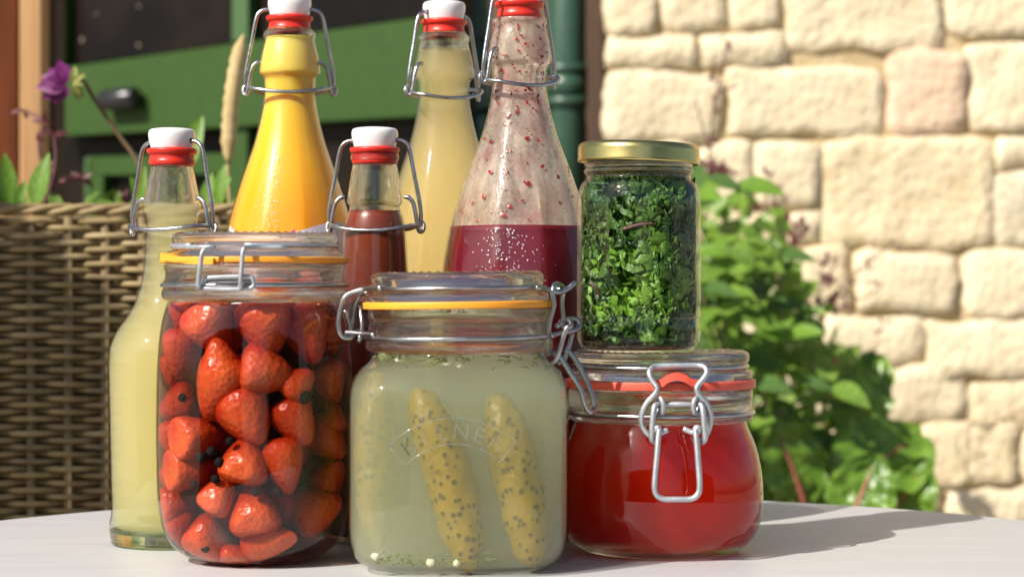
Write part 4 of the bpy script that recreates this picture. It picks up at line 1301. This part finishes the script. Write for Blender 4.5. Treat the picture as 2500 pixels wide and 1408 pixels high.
# clasp at the right
trace(tK, [(1310, 701, -.030), (1342, 708, -.014), (1362, 714, -.008), (1385, 705, -.004), (1400, 693, -.002), (1405, 694, .004), (1390, 704, .010), (1355, 706, .014)], KD, 'clasp_hook', rad=.0014)
trace(tK, [(1372, 700, .0), (1362, 693, -.006), (1352, 698, -.012), (1349, 720, -.014), (1352, 745, -.014), (1343, 780, -.014), (1338, 815, -.014), (1335, 850, -.013), (1338, 866, -.010)], KD, 'clasp_link', rad=.0014)
trace(tK, [(1372, 696, .004), (1376, 705, .006), (1374, 722, .008), (1372, 745, .008), (1375, 775, .008), (1373, 800, .006)], KD, 'clasp_link', rad=.0013)
trace(tK, [(1345, 820, -.016), (1370, 812, -.010), (1395, 808, -.004), (1412, 800, 0), (1414, 786, .002), (1402, 779, .002), (1384, 780, -.004), (1368, 790, -.010), (1358, 798, -.012)], KD, 'clasp_pin', rad=.0014)
trace(tK, [(1362, 800, -.008), (1372, 782, -.010), (1388, 782, -.013), (1394, 795, -.015), (1384, 800, -.016), (1376, 820, -.016), (1366, 855, -.016), (1356, 880, -.015), (1342, 888, -.013), (1326, 876, -.011), (1325, 862, -.010), (1334, 856, -.010), (1350, 862, -.009)], KD, 'clasp_lever', rad=.0014)
trace(tK, [(1398, 812, -.002), (1392, 835, -.002), (1384, 860, -.003), (1376, 880, -.004), (1362, 886, -.006)], KD, 'clasp_lever', rad=.0013)
trace(tK, [(1350, 862, -.012), (1368, 872, -.014), (1392, 910, -.014), (1418, 950, -.014), (1428, 985, -.014), (1440, 1006, -.013), (1450, 1003, -.009), (1452, 990, -.005), (1440, 950, -.003), (1415, 895, -.003), (1392, 862, -.003), (1378, 855, -.003)], KD, 'lever_handle', rad=.0015)
# cloudy brine
zK = zy(864, KD)
lq = [(0, zK), (bK[1][0] - .0012, zK)] + [(r - .0010, z) for r, z in bK if TZ + .004 < z < zK - .001] + [(.034, TZ + .003), (0, TZ + .003)]
V, Fc, _ = lathe(lq, 112, squircle(pexp), c=cK); wpart('brine', V, Fc, 'brine_volume', tK)
# gherkins
def gherkin(p0, p1, r, bend, seed, label):
    a, b = P(*p0), P(*p1)
    L_ = (b - a).length; ax = (b - a).normalized()
    side = Vector((1, 0, 0)) - ax * ax.x; side.normalize()
    n = 36
    pts = [a.lerp(b, i / n) + side * bend * math.sin(PI * i / n) for i in range(n + 1)]
    V, Fc = tube(pts, lambda t: max(.0006, r * (max(0, 1 - (2 * t - 1) ** 4) ** .5) * (.80 + .20 * math.sin(PI * min(1, t * .9 + .08)))), 24, raw=True)
    V = [v + Vector((noise.noise(v * 120 + Vector((seed, 0, 0))), noise.noise(v * 120 + Vector((0, seed, 5))), noise.noise(v * 120 + Vector((9, 0, seed))))) * .0014 for v in V]
    o = link('gherkin', mesh('gherkin', [v - a for v in V], Fc, 'gherkin'), None, a)
    tag(o, label, 'gherkin', 'gherkins in the jar')
fK = KD - .0555
gherkin((1018, 945, fK + .0225), (1150, 1400, fK + .0162), .0125, .003, 1, 'warty yellow green gherkin left of the middle of the jar')
gherkin((1208, 960, fK + .0265), (1300, 1385, fK + .0175), .0125, .002, 2, 'gherkin in the right half of the jar, paler with depth')
gherkin((922, 905, fK + .052), (922, 1340, fK + .050), .0110, -.001, 3, 'gherkin standing along the left wall of the jar')
gherkin((1065, 960, KD + .02), (1100, 1350, KD + .02), .0125, .003, 4, 'gherkin hidden in the cloudy brine behind the front pair')
gherkin((1325, 1010, KD + .015), (1318, 1350, KD + .01), .0115, .002, 5, 'gherkin dimly seen along the right wall of the jar')
# dill and garlic bits
vf, vg = [], []
rg = random.Random(17)
for i in range(70):
    px = rg.uniform(925, 1330); py = 862 + abs(rg.gauss(0, 12))
    rr_ = .0432 + (py - 862) / 40 * .004
    x = (px - 1122) / sK
    yv = -math.sqrt(max(1e-6, rr_ * rr_ - min(x * x, rr_ * rr_ * .98)))
    q = Vector((cK[0] + x, KD + yv, zy(py, KD)))
    a = rg.uniform(0, 2 * PI); l = rg.uniform(.002, .006)
    vf.append(tube([q, q + Vector((math.cos(a) * l * .5, -.0003, math.sin(a) * l * .25 + .0005)), q + Vector((math.cos(a) * l, 0, math.sin(a) * l * .5))], .00035, 4, k=2))
for i in range(60):
    px = rg.uniform(940, 1210); py = 1378 - abs(rg.gauss(0, 14))
    x = (px - 1122) / sK
    q = Vector((cK[0] + x, KD - .046 + rg.uniform(0, .004), zy(py, KD) + .006))
    a = rg.uniform(0, 2 * PI); l = rg.uniform(.002, .005)
    vf.append(tube([q, q + Vector((math.cos(a) * l * .5, -.0003, math.sin(a) * l * .3 + .0005)), q + Vector((math.cos(a) * l, 0, math.sin(a) * l * .5))], .0006, 4, k=2))
V, Fc = join(*vf); o = wpart('dill_fronds', V, Fc, 'dill', None); tag(o, 'green dill fronds floating at the top and bottom of the brine', 'dill', kind='stuff')
for i, (px, py, sx) in enumerate([(940, 866, 24), (985, 872, 26), (1095, 876, 34), (1125, 880, 14), (930, 1352, 18), (1060, 1366, 22), (1120, 1368, 16)]):
    rr_ = .0425 if py < 1000 else .049
    x = (px - 1122) / sK
    yv = -math.sqrt(max(1e-6, rr_ * rr_ - x * x)) if py < 1000 else -.0475
    q = Vector((cK[0] + x, KD + yv, zy(py, KD) + (.005 if py > 1000 else 0)))
    V, Fc, _ = lathe([(math.cos(b), math.sin(b)) for b in [-PI / 2 + PI * k / 6 for k in range(7)]], 9)
    V = [Vector((v.x * sx / sK * .5, v.y * .0012, v.z * .0018)) * (1 + .35 * noise.noise(v * 1.5 + Vector((i * 7, 0, 0)))) for v in V]
    o = link('garlic_piece', mesh('garlic_piece', V, Fc, 'garlic', False), None, q)
    tag(o, 'pale chopped garlic piece %s of the brine, %s from the left' % (('floating at the top', ORD[i]) if i < 4 else ('lying at the bottom', ORD[i - 4])), 'garlic', 'garlic pieces in the brine')
# embossed arch with lettering on the front of the jar
frontz = lambda px, py: None
def emb(px, py, off=-.0004):   # point on the flat front of the jar
    p = P(px, py, KD)
    x = p.x - cK[0]
    r = bodyR(bK, p.z)
    e = pexp(p.z)
    y = -(max(0., r ** e - abs(x) ** e)) ** (1 / e)
    return Vector((p.x * 1.0, KD + y + off, p.z))
def arc_pts(cx, cy_, R_, a0, a1, n=22): return [emb(cx + R_ * math.sin(a), cy_ - R_ * math.cos(a)) for a in [a0 + (a1 - a0) * i / n for i in range(n + 1)]]
A0, A1, ACX, ACY = math.radians(-46), math.radians(42), 1117, 1215
vf = [tube(arc_pts(ACX, ACY, 212, A0, A1), .0004, 6, raw=True), tube(arc_pts(ACX, ACY, 152, A0 * 1.04, A1 * 1.04), .0004, 6, raw=True)]
for a in (A0, A1):
    vf.append(tube([emb(ACX + R_ * math.sin(a * f), ACY - R_ * math.cos(a * f)) for R_, f in ((212, 1), (182, 1.02), (152, 1.04))], .0004, 6, raw=True))
V, Fc = join(*vf); em = wpart('embossed_arch', V, Fc, 'emboss', tK)
for i, ch in enumerate('KILNER'):
    cu = bpy.data.curves.new('letter', 'FONT'); cu.body = ch; cu.size = 1; cu.extrude = .025; cu.align_x = 'CENTER'
    tmp = bpy.data.objects.new('tmp', cu); C.objects.link(tmp)
    bpy.context.view_layer.update()
    me = bpy.data.meshes.new_from_object(tmp.evaluated_get(bpy.context.evaluated_depsgraph_get()))
    bpy.data.objects.remove(tmp)
    a = A0 + (A1 - A0) * (i + .75) / 6.5
    V = []
    for v in me.vertices:
        lx, ly = v.co.x * 52, v.co.y * 52
        R_ = 163 + ly
        V.append(emb(ACX + R_ * math.sin(a) + lx * math.cos(a), ACY - R_ * math.cos(a) + lx * math.sin(a), -.0006 - v.co.z * .03))
    wpart('embossed_letter', V, [tuple(p.vertices) for p in me.polygons], 'emboss', em, False)

# --- red jelly jar
JD = 1.155
tJ, cJ, bJ, sJ = clip_jar('clip_top_jar', 'low bulging clip top jar of clear red jelly under the kale jar', 1612, JD,
    [(208, 1024), (211, 1034), (220, 1056), (234, 1092), (245, 1140), (250, 1190), (249, 1235), (242, 1275), (226, 1308), (200, 1332), (165, 1342), (0, 1344)],
    [(222, 948), (224, 952), (224, 975), (222, 992), (226, 1000), (220, 1006), (225, 1012), (226, 1018), (220, 1023), (208, 1026)],
    (190, 232, 924, 944), (216, 207, 222, 858, 884, 900, 924), 'seal_coral')
ringwire(tJ, cJ, 226 / sJ, zy(1004, JD))
ringwire(tJ, cJ, 211 / sJ, zy(892, JD), name='lid_wire')
zJ = zy(1028, JD)
lq = [(0, zJ), (bJ[1][0] - .0012, zJ)] + [(r - .0010, z) for r, z in bJ if TZ + .004 < z < zJ - .001] + [(.036, TZ + .003), (0, TZ + .003)]
V, Fc, _ = lathe(lq, 96, None, c=cJ); wpart('jelly', V, Fc, 'jam_volume', tJ)
jd = -.0555
trace(tJ, [(1720, 1068, jd), (1731, 1045, jd), (1735, 1015, jd - .002), (1726, 985, jd - .003), (1706, 962, jd - .004), (1701, 946, jd - .004), (1712, 930, jd - .003), (1725, 912, jd - .002), (1722, 898, jd), (1706, 892, jd + .002),
           (1660, 892, jd + .002), (1605, 893, jd + .002), (1590, 899, jd), (1585, 912, jd - .002), (1593, 930, jd - .003), (1604, 946, jd - .004), (1600, 960, jd - .004), (1580, 982, jd - .003), (1567, 1010, jd - .002), (1568, 1038, jd), (1580, 1058, jd), (1594, 1068, jd)], JD, 'clasp_hook', 'wire_dull', rad=.00155)
trace(tJ, [(1606, 988, jd + .002), (1660, 986, jd + .001), (1706, 988, jd + .002)], JD, 'clasp_pin', 'wire_dull', rad=.0015)
for sx, x0 in ((1, 1613), (-1, 1699)):
    trace(tJ, [(x0, 972, jd - .004), (x0 + 6 * sx, 985, jd - .005), (x0 + 5 * sx, 1006, jd - .004), (x0 - 4 * sx, 1008, jd - .001), (x0 - 6 * sx, 985, jd + .001), (x0 - 3 * sx, 972, jd - .001)], JD, 'clasp_loop', 'wire_dull', rad=.0014, closed=True)
    trace(tJ, [(x0 - 2 * sx, 986, jd - .002), (x0 - 14 * sx, 990, jd - .005), (x0 - 18 * sx, 1010, jd - .006), (x0 - 21 * sx, 1045, jd - .006), (x0 - 22 * sx, 1070, jd - .005), (x0 - 16 * sx, 1079, jd - .003), (x0 - 10 * sx, 1070, jd - .002)], JD, 'clasp_link', 'wire_dull', rad=.0016)
trace(tJ, [(1630, 1049, jd - .002), (1612, 1056, jd - .003), (1602, 1052, jd - .005), (1603, 1044, jd - .006), (1609, 1046, jd - .006), (1607, 1070, jd - .007), (1603, 1120, jd - .008), (1598, 1180, jd - .009), (1601, 1204, jd - .009), (1618, 1217, jd - .009), (1652, 1218, jd - .009), (1688, 1217, jd - .009), (1704, 1205, jd - .009), (1708, 1182, jd - .009),
           (1704, 1120, jd - .008), (1700, 1070, jd - .007), (1698, 1046, jd - .006), (1705, 1044, jd - .006), (1706, 1053, jd - .005), (1694, 1056, jd - .003), (1668, 1046, jd - .002)], JD, 'lever_handle', 'wire_dull', rad=.0016)
tabstrip(tJ, [(1596, 946, -.0535), (1616, 945, -.0545), (1630, 935, -.0555), (1652, 929, -.056), (1674, 934, -.0555), (1690, 944, -.0545), (1708, 946, -.0535)], JD, 'seal_coral', .0042, .012)

# --- kale jar standing on the jelly jar
ks = S(JD); kx = (1559 - 1250) / ks
zk0 = zy(857, JD) + .0012
tV = thing('screw_top_jar', 'gold lidded glass jar of shredded green kale on the jelly jar', 'jar', (kx, JD, zk0))
cV = (kx, JD, 0)
def kz(y): return max(zk0, zy(y, JD) + .0004)
kb = [(0, 857), (100, 857), (128, 853), (144, 842), (150, 825), (150, 800), (148.5, 788), (147, 782), (149, 775), (151, 765), (151, 640), (151, 520), (150.5, 495), (147, 470), (138, 449), (129, 440), (127, 434)]
kbp = resample([(r / ks, kz(y)) for r, y in kb[1:]], 4)
V, Fc, _ = lathe([(0, kbp[0][1])] + kbp, 96, None, c=cV); wpart('glass', V, Fc, 'thin', tV)
# heavy glass base ring and threaded neck
V, Fc, _ = lathe([(0, kz(856)), (110 / ks, kz(856)), (134 / ks, kz(850)), (143 / ks, kz(838)), (140 / ks, kz(832)), (120 / ks, kz(842)), (0, kz(840))], 72, None, c=cV); wpart('foot', V, Fc, 'glass', tV)
nk = resample([(r / ks, kz(y)) for r, y in [(126, 392), (129, 398), (132, 404), (129, 410), (130, 415), (134, 420), (131, 426), (126, 432), (127, 438)]], 4)
V, Fc, _ = lathe([(120 / ks, kz(392))] + nk + [(121 / ks, kz(438))], 96, None, c=cV, closed=True); wpart('neck', V, Fc, 'glass', tV)
gl = [(0, 357), (118, 357), (124, 354), (132, 353), (141, 355), (147, 362), (148.5, 370), (148.5, 392), (149.5, 396), (149, 401), (145, 402), (141, 398), (141, 366), (0, 362)]
V, Fc, _ = lathe([(r / ks, kz(y)) for r, y in gl], 96, None, c=cV)
V = [Vector((v.x, v.y, v.z - (v.x - kx) * .030)) for v in V]
wpart('lid', V, Fc, 'gold', tV)
# kale: crumpled shreds filling the jar
vf = []
rk = random.Random(9)
def crumple(c0, s_, seed):
    n = 8
    off = Vector((seed * 1.37, seed * .71, seed * .33))
    R = Matrix.Rotation(rk.uniform(0, 6.28), 3, 'Z') @ Matrix.Rotation(rk.uniform(0, 6.28), 3, 'X') @ Matrix.Rotation(rk.uniform(0, 6.28), 3, 'Y')
    V, Fc = [], []
    for i in range(n + 1):
        for j in range(n + 1):
            u, v = i / n - .5, j / n - .5
            p = Vector((u, v, 0))
            p += Vector((noise.noise(p * 3 + off), noise.noise(p * 3 + off * 2), 1.5 * noise.noise(p * 3.2 + off * 3))) * .36
            p += Vector((noise.noise(p * 8 + off), noise.noise(p * 8 + off * 2), noise.noise(p * 8 + off * 3))) * .10
            V.append(c0 + R @ (p * s_))
    for i in range(n):
        for j in range(n):
            a = i * (n + 1) + j; Fc.append((a, a + 1, a + n + 2, a + n + 1))
    return V, Fc
zlo, zhi = kz(845), kz(428)
vd = []
cnt = 0
while cnt < 1250:
    z = rk.uniform(zlo + .003, zhi)
    rmax = (149 if z < kz(480) else 125) / ks - .0022
    s_ = rk.uniform(.009, .020)
    r = max(0, rmax - s_ * rk.uniform(.18, .8)); a = rk.uniform(0, 2 * PI)
    c0 = Vector((kx + r * math.cos(a), JD + r * math.sin(a), z))
    v, f = crumple(c0, s_, cnt)
    vv = []
    for p in v:                # keep inside the glass
        dx_, dy_ = p.x - kx, p.y - JD; l = math.hypot(dx_, dy_)
        if l > rmax: p = Vector((kx + dx_ / l * rmax, JD + dy_ / l * rmax, p.z))
        p.z = max(zlo + .001, min(zhi + .001, p.z))
        vv.append(p)
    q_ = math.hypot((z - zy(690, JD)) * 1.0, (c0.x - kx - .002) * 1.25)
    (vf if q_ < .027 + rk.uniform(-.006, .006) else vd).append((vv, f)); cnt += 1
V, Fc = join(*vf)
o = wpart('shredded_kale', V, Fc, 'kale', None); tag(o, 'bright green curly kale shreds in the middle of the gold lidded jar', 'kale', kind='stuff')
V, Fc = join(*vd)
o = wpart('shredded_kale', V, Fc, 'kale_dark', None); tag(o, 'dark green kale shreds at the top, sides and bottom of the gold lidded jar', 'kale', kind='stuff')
for i, (x0, y0, x1, y1) in enumerate([(1520, 560, 1605, 545), (1440, 690, 1465, 720)]):
    q0, q1 = P(x0, y0, JD - .0310), P(x1, y1, JD - .0315)
    V, Fc = tube([q0, q0.lerp(q1, .5) + Vector((0, 0, .001)), q1 + Vector((0, .003, 0))], .0009, 6)
    o = link('kale_stalk', mesh('kale_stalk', [v - q0 for v in V], Fc, 'kale_stem'), None, q0)
    tag(o, ['purplish kale stalk across the upper middle of the kale jar', 'short purple kale stalk low at the left of the kale jar', 'kale stalk near the top of the kale jar', 'kale stalk near the lower right of the kale jar'][i], 'kale stalk')
